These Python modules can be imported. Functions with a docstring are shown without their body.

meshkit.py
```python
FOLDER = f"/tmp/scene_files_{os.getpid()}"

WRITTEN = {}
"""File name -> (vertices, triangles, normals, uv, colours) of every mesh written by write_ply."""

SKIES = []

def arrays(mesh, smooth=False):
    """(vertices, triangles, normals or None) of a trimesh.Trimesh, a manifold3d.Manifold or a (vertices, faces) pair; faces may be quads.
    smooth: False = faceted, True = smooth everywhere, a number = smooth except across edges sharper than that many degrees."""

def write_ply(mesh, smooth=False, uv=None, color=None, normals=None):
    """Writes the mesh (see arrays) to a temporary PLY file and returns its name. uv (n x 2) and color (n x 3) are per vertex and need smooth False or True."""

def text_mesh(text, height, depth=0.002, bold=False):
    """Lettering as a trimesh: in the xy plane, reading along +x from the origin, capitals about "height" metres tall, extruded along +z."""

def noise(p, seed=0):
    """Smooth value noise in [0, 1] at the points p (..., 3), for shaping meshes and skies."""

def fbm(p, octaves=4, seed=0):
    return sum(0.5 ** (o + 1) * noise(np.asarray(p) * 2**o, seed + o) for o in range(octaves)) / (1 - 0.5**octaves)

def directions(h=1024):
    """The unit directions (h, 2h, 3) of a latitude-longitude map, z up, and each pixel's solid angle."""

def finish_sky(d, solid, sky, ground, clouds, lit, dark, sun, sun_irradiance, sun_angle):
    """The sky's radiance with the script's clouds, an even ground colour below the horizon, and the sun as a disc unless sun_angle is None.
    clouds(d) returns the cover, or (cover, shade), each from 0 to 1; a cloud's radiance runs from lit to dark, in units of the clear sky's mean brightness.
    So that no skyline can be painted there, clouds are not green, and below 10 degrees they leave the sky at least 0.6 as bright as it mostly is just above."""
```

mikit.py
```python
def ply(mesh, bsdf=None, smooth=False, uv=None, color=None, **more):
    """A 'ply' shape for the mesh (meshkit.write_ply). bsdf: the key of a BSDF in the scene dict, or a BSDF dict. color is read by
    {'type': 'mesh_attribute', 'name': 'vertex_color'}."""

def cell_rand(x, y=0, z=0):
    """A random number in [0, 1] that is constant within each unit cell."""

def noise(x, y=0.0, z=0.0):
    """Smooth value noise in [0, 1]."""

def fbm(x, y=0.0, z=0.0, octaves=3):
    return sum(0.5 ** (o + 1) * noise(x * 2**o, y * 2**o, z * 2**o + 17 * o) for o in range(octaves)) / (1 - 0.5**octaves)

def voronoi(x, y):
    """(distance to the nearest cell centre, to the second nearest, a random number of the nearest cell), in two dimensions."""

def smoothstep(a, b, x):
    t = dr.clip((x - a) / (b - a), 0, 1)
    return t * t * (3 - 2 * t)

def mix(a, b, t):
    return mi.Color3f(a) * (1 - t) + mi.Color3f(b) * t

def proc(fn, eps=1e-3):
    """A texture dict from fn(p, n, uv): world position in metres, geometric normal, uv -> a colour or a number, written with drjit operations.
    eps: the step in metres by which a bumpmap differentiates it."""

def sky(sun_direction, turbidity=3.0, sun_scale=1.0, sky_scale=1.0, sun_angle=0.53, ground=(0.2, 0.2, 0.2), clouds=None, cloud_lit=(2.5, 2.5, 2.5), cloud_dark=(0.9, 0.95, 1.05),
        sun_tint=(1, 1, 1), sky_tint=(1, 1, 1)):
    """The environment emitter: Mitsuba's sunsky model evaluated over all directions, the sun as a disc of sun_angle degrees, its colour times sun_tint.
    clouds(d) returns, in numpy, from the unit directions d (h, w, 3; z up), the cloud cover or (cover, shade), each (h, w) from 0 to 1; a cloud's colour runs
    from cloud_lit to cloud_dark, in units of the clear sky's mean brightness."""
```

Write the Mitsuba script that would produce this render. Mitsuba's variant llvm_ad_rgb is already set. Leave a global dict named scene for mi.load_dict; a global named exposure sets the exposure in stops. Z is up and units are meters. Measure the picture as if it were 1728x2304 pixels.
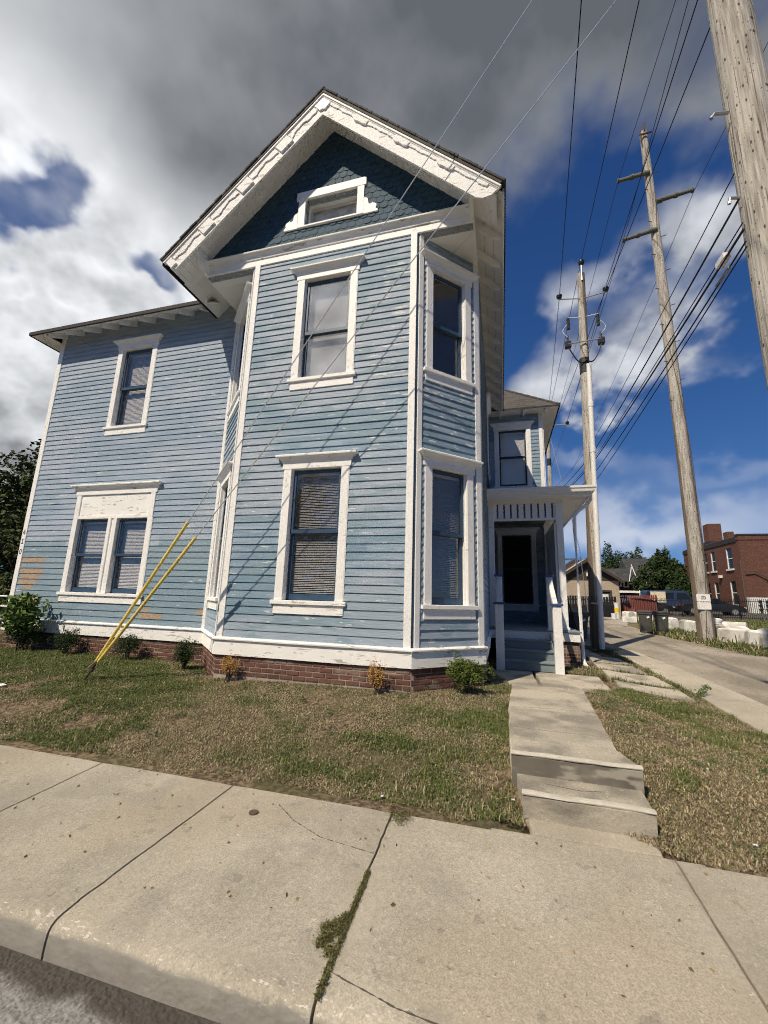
import math, random
import numpy as np, trimesh, drjit as dr, mitsuba as mi, mikit, meshkit
from mikit import proc, noise, fbm, cell_rand, smoothstep, mix, voronoi
from shapely.geometry import Polygon, Point, box as sbox
from shapely import affinity
from shapely.ops import unary_union

scene, labels = {}, {}
rng = np.random.default_rng(7)
random.seed(7)

# ------------------------------------------------------------------ camera, sky, exposure
F_PX, YAW, PITCH, ROLL = 935.14, -0.276387, 0.203073, 0.030458
cy_, sy_, cp_, sp_, cr_, sr_ = math.cos(YAW), math.sin(YAW), math.cos(PITCH), math.sin(PITCH), math.cos(ROLL), math.sin(ROLL)
_fwd = np.array([sy_*cp_, cy_*cp_, sp_]); _right = np.array([cy_, -sy_, 0.0]); _up0 = np.cross(_right, _fwd)
_up = -_right*sr_ + _up0*cr_
scene['camera'] = {'type': 'perspective', 'fov': math.degrees(2*math.atan(864/F_PX)), 'fov_axis': 'x',
                   'near_clip': 0.05, 'far_clip': 3000.0,
                   'to_world': mi.ScalarTransform4f().look_at(origin=[0, 0, 0], target=_fwd.tolist(), up=_up.tolist())}
exposure = 1.28
SUN_AZ, SUN_EL = math.radians(24.0), math.radians(47.6)
sun_dir = (-math.sin(SUN_AZ)*math.cos(SUN_EL), -math.cos(SUN_AZ)*math.cos(SUN_EL), math.sin(SUN_EL))


def sky_clouds(d):
    az = np.degrees(np.arctan2(d[..., 0], d[..., 1])); el = np.degrees(np.arcsin(np.clip(d[..., 2], -1, 1)))
    st = lambda a, b, x: (lambda t: t*t*(3-2*t))(np.clip((x-a)/(b-a), 0, 1))
    nf = meshkit.fbm(d*11.0+5.0, 6, 21); nm = meshkit.fbm(d*4.6+1.7, 6, 31); nl = meshkit.fbm(d*2.1+7.7, 5, 41); nx = meshkit.fbm(d*20.0+2.0, 5, 51); bw = 1-np.abs(2*meshkit.fbm(d*13.0+9.0, 5, 61)-1)*2.2
    wz = az+16*(nm-0.5); we = el+11*(nf-0.5)+5*(nx-0.5)
    def blob(a, e, ra, re):
        return np.exp(-(((wz-a)/ra)**2+((we-e)/re)**2))
    # the large dark deck overhead
    edge = np.interp(az, [-180, -95, -70, -57, -48, -30, 0, 8, 14, 22, 28, 36, 50, 90, 180], [46, 42, 40, 42.5, 39.5, 43, 47.5, 50.5, 52.5, 51, 47, 43, 46, 46, 46])
    deck = st(-5.0, 5.0, el-edge+17*(nm-0.5)+7*(nx-0.5))
    deck = deck*(1-0.45*st(17, 32, az)*st(60, 50, el)*st(0.40, 0.60, nf))
    # broken cumulus mass low on the left, with holes
    left = st(-28, -44, wz)*st(-135, -105, az)*st(2, 10, el)*st(66, 50, el)
    hole = 1.25*blob(-60.5, 38.3, 5.0, 3.6)+1.0*blob(-47.5, 35.3, 4.0, 2.6)+0.7*blob(-40, 32, 5.0, 2.5)+0.35*blob(-64, 33, 5, 3)
    cum = left*(1-0.92*st(0.30, 0.82, hole+0.75*(nx-0.5)+0.45*(nf-0.5)+0.12*(bw-0.5)))
    wisp = 1.0*blob(23, 38.5, 7.5, 4.6)+0.70*blob(11, 36.5, 4.5, 4.5)+0.95*blob(13, 28.0, 8.0, 4.0)+0.75*blob(22, 31, 7, 3.4)+0.55*blob(31, 37, 7, 5)+0.40*blob(27, 24.5, 7, 2.4)+0.45*blob(6, 26, 4, 3)
    wisp = 0.84*st(0.26, 1.02, wisp*(0.20+1.5*nf)+(nx-0.5)*0.60)
    veil = 0.58*blob(13, 8.5, 18, 3.4)*(0.5+nf)+0.16*blob(27, 15.5, 9, 1.6)+0.25*blob(10, 17, 6, 1.5)
    behind = st(85, 125, np.abs(az))
    back = behind*st(0.40, 0.75, 1.15*np.exp(-(((az+153)/17)**2+((el-35)/10)**2))+1.6*(nm*0.5+nf*0.5-0.52)+0.25*st(25, 5, el))*st(66, 46, el)
    cover = 1-(1-deck*0.985)*(1-cum)*(1-wisp)*(1-np.clip(veil, 0, 0.6))*(1-back*0.95)
    sd = np.clip(np.interp(az, [-180, -100, -72, -55, -35, 0, 25, 40, 120, 180], [1.0, 0.90, 0.58, 0.80, 0.95, 1.0, 0.95, 0.86, 1.0, 1.0])+0.55*(nm-0.5)-0.40*st(9, -2, el-edge)*st(-15, -45, az)*st(-150, -110, az)-0.10*st(9, -2, el-edge), 0.25, 1.0)
    sc = np.clip(0.34+0.26*st(27, 17, el+9*(nm-0.5))+0.9*(0.5-nf)+0.34*(0.45-bw)+0.10*st(-50, -70, az), 0.05, 0.86)
    sw = np.clip(0.52-0.9*(nf-0.5)-0.25*(bw-0.45), 0.22, 0.85)
    sb = np.clip(0.55+3.0*(0.53-nf)-0.55*np.exp(-(((az+153)/15)**2+((el-35)/9)**2)), 0.0, 0.95)
    shade = np.where(deck > 0.5, sd, 0)
    wsum = deck*1.6+cum*(1-deck)+wisp*(1-deck)+veil+back*(1-deck)+1e-4
    shade = (1.6*deck*sd+cum*(1-deck)*sc+wisp*(1-deck)*sw+veil*0.25+back*(1-deck)*sb)/wsum
    return cover, np.clip(shade, 0, 1)


scene['sky'] = mikit.sky(sun_dir, turbidity=2.6, sun_scale=1.28, sky_scale=0.80, clouds=sky_clouds, cloud_lit=(7.4, 7.55, 7.75), cloud_dark=(0.86, 0.95, 1.07),
                         sky_tint=(0.44, 0.76, 1.20), sun_tint=(0.945, 0.985, 1.03), ground=(0.16, 0.15, 0.12))

# ------------------------------------------------------------------ helpers: keys, meshes
used = set()


def numbered(key):
    if key not in used:
        used.add(key); return key
    k = 1
    while f'{key}_{k:03d}' in used:
        k += 1
    key = f'{key}_{k:03d}'; used.add(key); return key


def thing(name, label=None, category=None, group=None, kind=None):
    key = numbered(name)
    d = {}
    if label: d['label'] = label
    if category: d['category'] = category
    if group: d['group'] = group
    if kind: d['kind'] = kind
    if d: labels[key] = d
    return key


def ob(name, mesh, bsdf, parent=None, smooth=False, label=None, category=None, group=None, kind=None, color=None):
    key = numbered(f'{parent}__{name}' if parent else name)
    scene[key] = mikit.ply(mesh, bsdf, smooth=smooth, color=color)
    d = {k: v for k, v in (('label', label), ('category', category), ('group', group), ('kind', kind)) if v}
    if d: labels[key] = d
    return key


class MB:
    """Collects pieces of one mesh."""
    def __init__(self): self.v, self.f, self.n = [], [], 0
    def add(self, v, f):
        v = np.asarray(v, float); f = np.asarray(f, int)
        if f.shape[1] == 4: f = np.vstack([f[:, [0, 1, 2]], f[:, [0, 2, 3]]])
        self.v.append(v); self.f.append(f+self.n); self.n += len(v); return self
    def tm(self, m): return self.add(m.vertices, m.faces)
    def box(self, x0, x1, y0, y1, z0, z1, c=0.0): return self.add(*boxm(x0, x1, y0, y1, z0, z1, c))
    def mesh(self): return np.vstack(self.v), np.vstack(self.f)


BOXF = np.array([[0, 3, 2, 1], [4, 5, 6, 7], [0, 1, 5, 4], [1, 2, 6, 5], [2, 3, 7, 6], [3, 0, 4, 7]])


def boxm(x0, x1, y0, y1, z0, z1, c=0.0):
    if c <= 0:
        v = np.array([[x0, y0, z0], [x1, y0, z0], [x1, y1, z0], [x0, y1, z0], [x0, y0, z1], [x1, y0, z1], [x1, y1, z1], [x0, y1, z1]], float)
        return v, BOXF
    pts = []
    for sx, X in ((1, x0), (-1, x1)):
        for sy, Y in ((1, y0), (-1, y1)):
            for sz, Zz in ((1, z0), (-1, z1)):
                pts += [[X, Y+sy*c, Zz+sz*c], [X+sx*c, Y, Zz+sz*c], [X+sx*c, Y+sy*c, Zz]]
    h = trimesh.convex.convex_hull(np.array(pts, float))
    return h.vertices, h.faces


class Frame:
    """A wall plane: o origin (x, y), u direction along the wall; outward normal is to the right of u."""
    def __init__(self, ox, oy, ux, uy):
        l = math.hypot(ux, uy); self.o = np.array([ox, oy]); self.u = np.array([ux, uy])/l; self.nrm = np.array([self.u[1], -self.u[0]])
    def w(self, p):
        p = np.asarray(p, float).reshape(-1, 3)   # (u, d outward, z)
        xy = self.o+p[:, :1]*self.u+p[:, 1:2]*self.nrm
        return np.column_stack([xy, p[:, 2]])
    def box(self, u0, u1, d0, d1, z0, z1, c=0.0):
        v, f = boxm(u0, u1, d0, d1, z0, z1, c)
        f = np.asarray(f)[:, ::-1]
        return self.w(v), f


def loft(levels):
    """levels: list of rings (k,3) with the same count; closed with end caps."""
    k = len(levels[0]); v = np.vstack(levels); f = []
    for a in range(len(levels)-1):
        for j in range(k):
            f.append([a*k+j, a*k+(j+1) % k, (a+1)*k+(j+1) % k, (a+1)*k+j])
    f = np.array(f); f = np.vstack([f[:, [0, 1, 2]], f[:, [0, 2, 3]]])
    caps = [[0, j+1, j] for j in range(1, k-1)]+[[(len(levels)-1)*k, (len(levels)-1)*k+j, (len(levels)-1)*k+j+1] for j in range(1, k-1)]
    return v, np.vstack([f, caps])


def tube(points, radii, sides=6, cap=True):
    p = np.asarray(points, float); r = np.broadcast_to(radii, (len(p),))
    t = np.gradient(p, axis=0); t /= np.linalg.norm(t, axis=1, keepdims=True)+1e-12
    ref = np.array([0, 0, 1.0]) if abs(t[:, 2]).mean() < 0.8 else np.array([1.0, 0, 0])
    a = np.cross(t, ref); a /= np.linalg.norm(a, axis=1, keepdims=True)+1e-12
    b = np.cross(t, a); ang = np.arange(sides)*2*np.pi/sides
    rings = [p[i]+r[i]*(np.cos(ang)[:, None]*a[i]+np.sin(ang)[:, None]*b[i]) for i in range(len(p))]
    return loft(rings)


def prism2(poly, to3, d0, d1):
    """A shapely polygon extruded from d0 to d1; to3(a, b, d) -> xyz."""
    out = MB()
    for g in getattr(poly, 'geoms', [poly]):
        if g.is_empty or g.area < 1e-7: continue
        m = trimesh.creation.extrude_polygon(g, 1.0, engine='earcut')
        v = np.array(m.vertices); dd = d0+(d1-d0)*v[:, 2]
        out.add(to3(v[:, 0], v[:, 1], dd), m.faces)
    return out.mesh()


def fprism(fr, poly, d0, d1):
    v, f = prism2(poly, lambda a, b, d: fr.w(np.column_stack([a, d, b])), d0, d1)
    return v, f[:, ::-1]


def sstep(a, b, x):
    t = np.clip((np.asarray(x, float)-a)/(b-a), 0, 1); return t*t*(3-2*t)


# ------------------------------------------------------------------ materials
def M(name, **k):
    b = {'type': 'principled', 'roughness': 0.6, 'specular': 0.4}
    for q, v in k.items():
        b[q] = {'type': 'rgb', 'value': list(v)} if isinstance(v, tuple) else (proc(v) if callable(v) else v)
    scene[name] = {'type': 'twosided', 'bsdf': b}


def bumped(name, fn, scale, eps=2e-3):
    inner = scene[name]['bsdf']
    scene[name] = {'type': 'twosided', 'bsdf': {'type': 'bumpmap', 'arbitrary': proc(fn, eps), 'scale': scale, 'bsdf': inner}}


EXPO, Z0 = 0.124, -0.687


def c_clap(p, n, uv):
    h = p.x*0.9+p.y*1.1
    row = dr.floor((p.z-Z0)/EXPO)
    s = fbm(h*1.6, p.z*17, 3.0, 3)
    t = fbm(h*0.55+7, p.z*1.1, 1.0, 3)
    r = cell_rand(row, dr.floor(h*0.4+0.37*row))
    col = mix((0.150, 0.238, 0.324), (0.248, 0.334, 0.420), smoothstep(0.3, 0.72, s*0.65+r*0.35))
    col = mix(col, (0.345, 0.392, 0.465), smoothstep(0.38, 0.62, t+0.18*(s-0.5))*0.70)
    col = mix(col, (0.165, 0.255, 0.315), smoothstep(0.54, 0.66, fbm(h*2.2+31, p.z*9, 9.0, 3))*0.7)
    wing = p.x < -5.62
    col = dr.select(wing & (p.y < 7.15), mix(col, (0.335, 0.395, 0.490), 0.42), col)
    fresh = dr.select(wing & (row+2.6*(fbm(h*0.8+5, row*0.31, 2.0, 2)-0.5) < 13.0), 0.60, dr.select(row < 6.5, 0.22, 0.0))
    col = mix(col, mix((0.120, 0.205, 0.255), (0.165, 0.255, 0.305), s), fresh)
    bare = smoothstep(0.645, 0.665, fbm(h*1.3+50, row*0.77+3, 2.0, 2)+0.04*noise(h*15, p.z*60))*dr.select(wing & (row < 11.5) & ((p.x < -10.0) | ((p.x > -8.0) & (row < 4.5))), 1.0, 0.0)
    col = mix(col, mix((0.26, 0.20, 0.15), (0.40, 0.31, 0.23), noise(h*20, p.z*90)), bare)
    zone = smoothstep(-2.6, -1.5, p.x)*smoothstep(1.6, 3.2, p.z)*smoothstep(6.4, 5.0, p.z)*dr.select(p.y < 7.0, 1.0, 0.0)
    peel = smoothstep(0.785, 0.80, fbm(h*5, p.z*26, 5.0, 4)+0.115*zone)
    return mix(col, (0.60, 0.60, 0.58), peel*0.8)


M('mat_clapboard', base_color=c_clap, roughness=0.62, specular=0.35)
bumped('mat_clapboard', lambda p, n, uv: fbm((p.x+p.y)*9, p.z*70, 1.0, 3), 0.004, 3e-3)


def c_white(p, n, uv):
    g = fbm(p.x*3+p.y*3, p.z*3, p.y*2, 3)
    k = smoothstep(0.76, 0.79, fbm((p.x+p.y)*14, p.z*14, 4.0, 4))
    col = mix((0.76, 0.76, 0.745), (0.84, 0.84, 0.83), g)
    return mix(col, (0.46, 0.43, 0.38), k*0.55)


M('mat_white', base_color=c_white, roughness=0.5, specular=0.4)


def c_peel(p, n, uv):
    h = (p.x+p.y)
    g = fbm(h*3, p.z*5, p.y*2, 3)
    k = smoothstep(0.70, 0.735, fbm(h*6, p.z*34, 4.0, 4)+0.07*smoothstep(-1.2, -0.3, p.x)*smoothstep(-0.5, -0.6, p.z))
    col = mix((0.77, 0.77, 0.75), (0.85, 0.85, 0.835), g)
    return mix(col, (0.36, 0.33, 0.29), k*0.8)


M('mat_peeling_white', base_color=c_peel, roughness=0.6, specular=0.3)
M('mat_interior', base_color=(0.62, 0.62, 0.58), roughness=0.8)
M('mat_sash', base_color=lambda p, n, uv: mix((0.022, 0.052, 0.100), (0.040, 0.080, 0.140), fbm(p.x*7+p.y*7, p.z*7, 1.0)), roughness=0.45)
M('mat_dark_sash', base_color=(0.022, 0.035, 0.055), roughness=0.5)
scene['mat_glass'] = {'type': 'thindielectric', 'int_ior': 1.5}
scene['mat_boosted_glass'] = {'type': 'thindielectric', 'int_ior': 2.5}  # index raised past real glass so the mirrored clouds look brighter
M('mat_blind', base_color=(0.50, 0.50, 0.51), roughness=0.6)
M('mat_pale_sheet', base_color=(0.34, 0.34, 0.345), roughness=0.8)  # pale sheet added to brighten the upper front window
M('mat_dusty', base_color=lambda p, n, uv: mix((0.42, 0.43, 0.44), (0.72, 0.72, 0.72), smoothstep(0.3, 0.75, fbm(p.x*6, p.z*8, 2.0, 4))), roughness=0.5)


def c_shingle(p, n, uv):
    r = cell_rand(dr.floor(p.x*7.1+0.5*dr.floor(p.z*7.7)), dr.floor(p.z*7.7))
    g = fbm(p.x*5, p.z*9, 1.0, 3)
    return mix((0.024, 0.062, 0.098), (0.043, 0.090, 0.134), r*0.6+g*0.5)


M('mat_shingle', base_color=c_shingle, roughness=0.6, specular=0.15)
M('mat_roof', base_color=lambda p, n, uv: mix((0.050, 0.050, 0.050), (0.115, 0.110, 0.105), noise(p.x*40, p.y*40, p.z*40)*0.6+0.5*cell_rand(dr.floor(p.x*3.2), dr.floor(p.z*8))), roughness=0.9, specular=0.2)
M('mat_dark_edge', base_color=(0.03, 0.028, 0.026), roughness=0.7)


def c_brick(p, n, uv):
    h = p.x*0.8+p.y
    r = cell_rand(dr.floor(h*4.7+0.5*dr.floor(p.z*13)), dr.floor(p.z*13))
    g = fbm(h*18, p.z*18, 2.0, 3)
    col = mix((0.085, 0.044, 0.035), (0.170, 0.088, 0.066), r*0.65+g*0.45)
    return mix(col, (0.30, 0.24, 0.20), smoothstep(0.62, 0.72, fbm(h*2.3+9, p.z*6, 3.0, 3))*0.55)


M('mat_brick', base_color=c_brick, roughness=0.85, specular=0.2)
M('mat_mortar', base_color=lambda p, n, uv: mix((0.26, 0.23, 0.20), (0.40, 0.36, 0.32), fbm(p.x*9, p.z*9, p.y*9)), roughness=0.95, specular=0.1)


def seg(p, a, b):
    ax, ay = a; bx, by = b
    vx, vy = bx-ax, by-ay
    t = dr.clip(((p.x-ax)*vx+(p.y-ay)*vy)/(vx*vx+vy*vy), 0, 1)
    return dr.sqrt(dr.square(p.x-ax-t*vx)+dr.square(p.y-ay-t*vy))


STEP_CRACKS = [((0.30, 3.90), (0.55, 3.86)), ((0.55, 3.86), (0.72, 3.90)),
               ((0.10, 4.82), (0.45, 4.79)), ((0.45, 4.79), (0.80, 4.80)), ((0.80, 4.80), (1.02, 4.78)), ((0.09, 5.75), (0.6, 5.83)), ((0.6, 5.83), (1.1, 5.80))]
CRACKS = [((-1.72, 3.30), (-1.50, 3.12)), ((-1.50, 3.12), (-1.22, 2.98)), ((-1.22, 2.98), (-1.02, 2.95)), ((-1.02, 2.95), (-0.83, 2.93)),
          ((-0.80, 2.06), (-0.45, 1.98)), ((-0.45, 1.98), (-0.1, 1.95))]


def c_concrete(p, n, uv):
    g = fbm(p.x*2.1, p.y*2.1, p.z*2, 4)
    f = noise(p.x*170, p.y*170, p.z*120)
    f2 = fbm(p.x*45, p.y*45, p.z*45, 2)
    col = mix((0.305, 0.279, 0.228), (0.418, 0.384, 0.318), smoothstep(0.25, 0.75, g*0.75+f2*0.25))
    col = mix(col, (0.345, 0.300, 0.225), smoothstep(0.48, 0.66, fbm(p.x*0.9+20, p.y*0.9, 2.0, 3))*0.45)
    col = mix(col, (0.27, 0.25, 0.22), smoothstep(0.62, 0.76, fbm(p.x*3.3+4, p.y*3.3+8, 7.0, 4))*0.45)
    col = col*dr.select(p.x < -2.2, 0.97, dr.select(p.x < -0.81, 1.0, dr.select(p.x < 1.0, 1.06, 0.95)))
    col = mix(col, (0.20, 0.185, 0.16), smoothstep(0.78, 0.82, fbm(p.x*9+2, p.y*9+6, 3.0, 3))*0.45)
    col = col*(0.78+0.44*f)
    col = mix(col, (0.66, 0.64, 0.58), smoothstep(0.93, 0.965, noise(p.x*75+3, p.y*75, 5.0))*0.6)
    col = mix(col, (0.12, 0.11, 0.10), smoothstep(0.94, 0.97, noise(p.x*60+13, p.y*60, 9.0))*0.6)
    worn = smoothstep(0.655, 0.715, fbm(p.x*38, p.y*80, p.z*80, 4)+0.22*(fbm(p.x*1.7, 1.0, 2.0)-0.5))*smoothstep(-1.685, -1.665, p.z)*smoothstep(2.0, 1.93, p.y)
    col = mix(col, (0.62, 0.59, 0.53), worn*0.75)
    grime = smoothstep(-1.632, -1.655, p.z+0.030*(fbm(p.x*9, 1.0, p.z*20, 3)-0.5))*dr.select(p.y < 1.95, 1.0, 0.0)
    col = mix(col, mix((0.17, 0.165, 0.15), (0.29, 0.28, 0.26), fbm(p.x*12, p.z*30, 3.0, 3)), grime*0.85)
    dist = mi.Float(9)
    for a, b in CRACKS: dist = dr.minimum(dist, seg(p, a, b))
    dist = dist+0.006*(noise(p.x*60, p.y*60)-0.5)
    return mix(col, (0.06, 0.05, 0.04), smoothstep(0.0045, 0.0015, dist)*0.9)


M('mat_concrete', base_color=c_concrete, roughness=0.85, specular=0.25)
bumped('mat_concrete', lambda p, n, uv: fbm(p.x*60, p.y*60, p.z*60, 3), 0.004, 4e-3)


def c_oldconc(p, n, uv):
    g = fbm(p.x*2.4, p.y*2.4, p.z*6, 4)
    f = noise(p.x*120, p.y*120, p.z*120)
    col = mix((0.205, 0.190, 0.162), (0.370, 0.340, 0.282), smoothstep(0.32, 0.62, g))
    col = col*(0.80+0.40*f)
    col = mix(col, (0.55, 0.52, 0.45), smoothstep(0.93, 0.96, noise(p.x*48, p.y*48, 3.0))*0.8)
    dist = mi.Float(9)
    for a, b in STEP_CRACKS: dist = dr.minimum(dist, seg(p, a, b))
    dist = dist+0.005*(noise(p.x*45, p.y*45, p.z*45)-0.5)
    return mix(col, (0.06, 0.05, 0.04), smoothstep(0.007, 0.003, dist)*0.9)


M('mat_old_concrete', base_color=c_oldconc, roughness=0.9, specular=0.2)
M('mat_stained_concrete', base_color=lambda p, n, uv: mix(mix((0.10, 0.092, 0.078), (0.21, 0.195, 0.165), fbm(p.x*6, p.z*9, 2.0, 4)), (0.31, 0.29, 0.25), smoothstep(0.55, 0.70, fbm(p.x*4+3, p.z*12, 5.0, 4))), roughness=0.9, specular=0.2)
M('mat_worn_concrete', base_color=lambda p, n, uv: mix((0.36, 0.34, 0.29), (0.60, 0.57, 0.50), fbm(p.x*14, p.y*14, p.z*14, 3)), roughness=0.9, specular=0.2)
bumped('mat_old_concrete', lambda p, n, uv: fbm(p.x*40, p.y*40, p.z*40, 3), 0.008, 4e-3)


def c_alley(p, n, uv):
    g = fbm(p.x*0.8, p.y*0.5, 1.0, 4)
    f = noise(p.x*30, p.y*30, 2.0)*0.6+noise(p.x*90, p.y*90, 2.0)*0.4
    col = mix((0.185, 0.165, 0.137), (0.270, 0.245, 0.207), smoothstep(0.3, 0.7, g))*(0.70+0.56*f)
    w = fbm(p.x*0.5+9, p.y*0.22, 4.0, 3)
    cr = dr.abs(w-0.5)
    col = mix(col, (0.10, 0.085, 0.07), smoothstep(0.011, 0.003, cr+0.012*noise(p.x*6, p.y*6))*0.75)
    return mix(col, (0.105, 0.085, 0.07), smoothstep(0.60, 0.72, fbm(p.x*0.55+2, p.y*0.42+5, 8.0, 4))*0.65)


M('mat_alley', base_color=c_alley, roughness=0.9, specular=0.2)
bumped('mat_alley', lambda p, n, uv: fbm(p.x*22, p.y*22, 1.0, 3), 0.012, 6e-3)


def c_road(p, n, uv):
    f = noise(p.x*70, p.y*70, 2.0)*0.55+noise(p.x*160, p.y*160, 2.0)*0.45
    col = mix((0.125, 0.128, 0.126), (0.330, 0.328, 0.318), f)
    edge = smoothstep(0.05, -0.03, 1.76-p.y+0.11*(fbm(p.x*6, p.y*6, 1.0, 3)-0.5))
    return mix(col, (0.05, 0.043, 0.036), edge*0.85)


M('mat_road', base_color=c_road, roughness=0.9, specular=0.2)
bumped('mat_road', lambda p, n, uv: fbm(p.x*70, p.y*70, 1.0, 2), 0.01, 4e-3)


def c_soil(p, n, uv):
    g = fbm(p.x*1.7, p.y*1.7, 1.0, 3); f = fbm(p.x*38, p.y*38, 2.0, 3)
    col = mix((0.070, 0.053, 0.036), (0.205, 0.160, 0.108), smoothstep(0.25, 0.75, f))
    return mix(col, (0.070, 0.075, 0.035), smoothstep(0.42, 0.62, g)*0.55)


M('mat_soil', base_color=c_soil, roughness=1.0, specular=0.1)
bumped('mat_soil', lambda p, n, uv: fbm(p.x*30, p.y*30, 1.0, 3), 0.02, 6e-3)
scene['mat_vertex'] = {'type': 'twosided', 'bsdf': {'type': 'principled', 'base_color': {'type': 'mesh_attribute', 'name': 'vertex_color'}, 'roughness': 0.75, 'specular': 0.25}}
M('mat_dirt', base_color=(0.055, 0.042, 0.030), roughness=1.0, specular=0.1)


def c_pole(p, n, uv):
    a = p.x*1.0+p.y*1.0; b = p.x-p.y
    s = fbm(a*36, b*36, p.z*2.2, 4); t = fbm(a*5, b*5, p.z*0.8, 3)
    col = mix((0.270, 0.250, 0.222), (0.520, 0.492, 0.445), smoothstep(0.3, 0.7, s*0.7+t*0.35))
    crack = smoothstep(0.665, 0.70, fbm(a*50, b*50, p.z*1.1+3, 3))
    col = mix(col, (0.085, 0.068, 0.05), crack*0.75)
    d1, d2, r = voronoi(b*6.5+7, p.z*3.2)
    e1, e2, q = voronoi(b*13+3, p.z*8.5)
    col = mix(col, (0.05, 0.04, 0.03), smoothstep(0.10, 0.06, d1)*dr.select(r > 0.35, 0.88, 0.0))
    return mix(col, (0.09, 0.075, 0.06), smoothstep(0.12, 0.07, e1)*dr.select(q > 0.5, 0.8, 0.0))


M('mat_pole', base_color=c_pole, roughness=0.85, specular=0.2)
bumped('mat_pole', lambda p, n, uv: fbm((p.x+p.y)*45, (p.x-p.y)*45, p.z*0.9, 3), 0.012, 4e-3)


def c_pole_stain(p, n, uv):
    base = c_pole(p, n, uv)
    k = smoothstep(0.47, 0.53, fbm(p.x*6+3, p.y*6, p.z*0.05, 3)-0.03*smoothstep(3.0, 9.0, p.z+3*noise(p.x*14, p.y*14, p.z*0.4)))
    return mix(base, (0.125, 0.085, 0.055), k*0.8)


M('mat_pole_stained', base_color=c_pole_stain, roughness=0.85, specular=0.2)
M('mat_wire', base_color=(0.018, 0.018, 0.020), roughness=0.5)
M('mat_guy', base_color=(0.62, 0.62, 0.60), roughness=0.35, metallic=0.6)
M('mat_guard', base_color=lambda p, n, uv: mix(mix((0.62, 0.46, 0.07), (0.76, 0.62, 0.20), fbm(p.x*9, p.z*9, 1.0)), (0.36, 0.29, 0.13), smoothstep(0.58, 0.70, fbm(p.x*30, p.y*30, p.z*22, 3))*0.7), roughness=0.45)
M('mat_steel', base_color=(0.50, 0.50, 0.50), roughness=0.4, metallic=0.7)
M('mat_rust', base_color=(0.10, 0.075, 0.055), roughness=0.8)
M('mat_pvc', base_color=(0.78, 0.78, 0.76), roughness=0.45)
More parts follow.
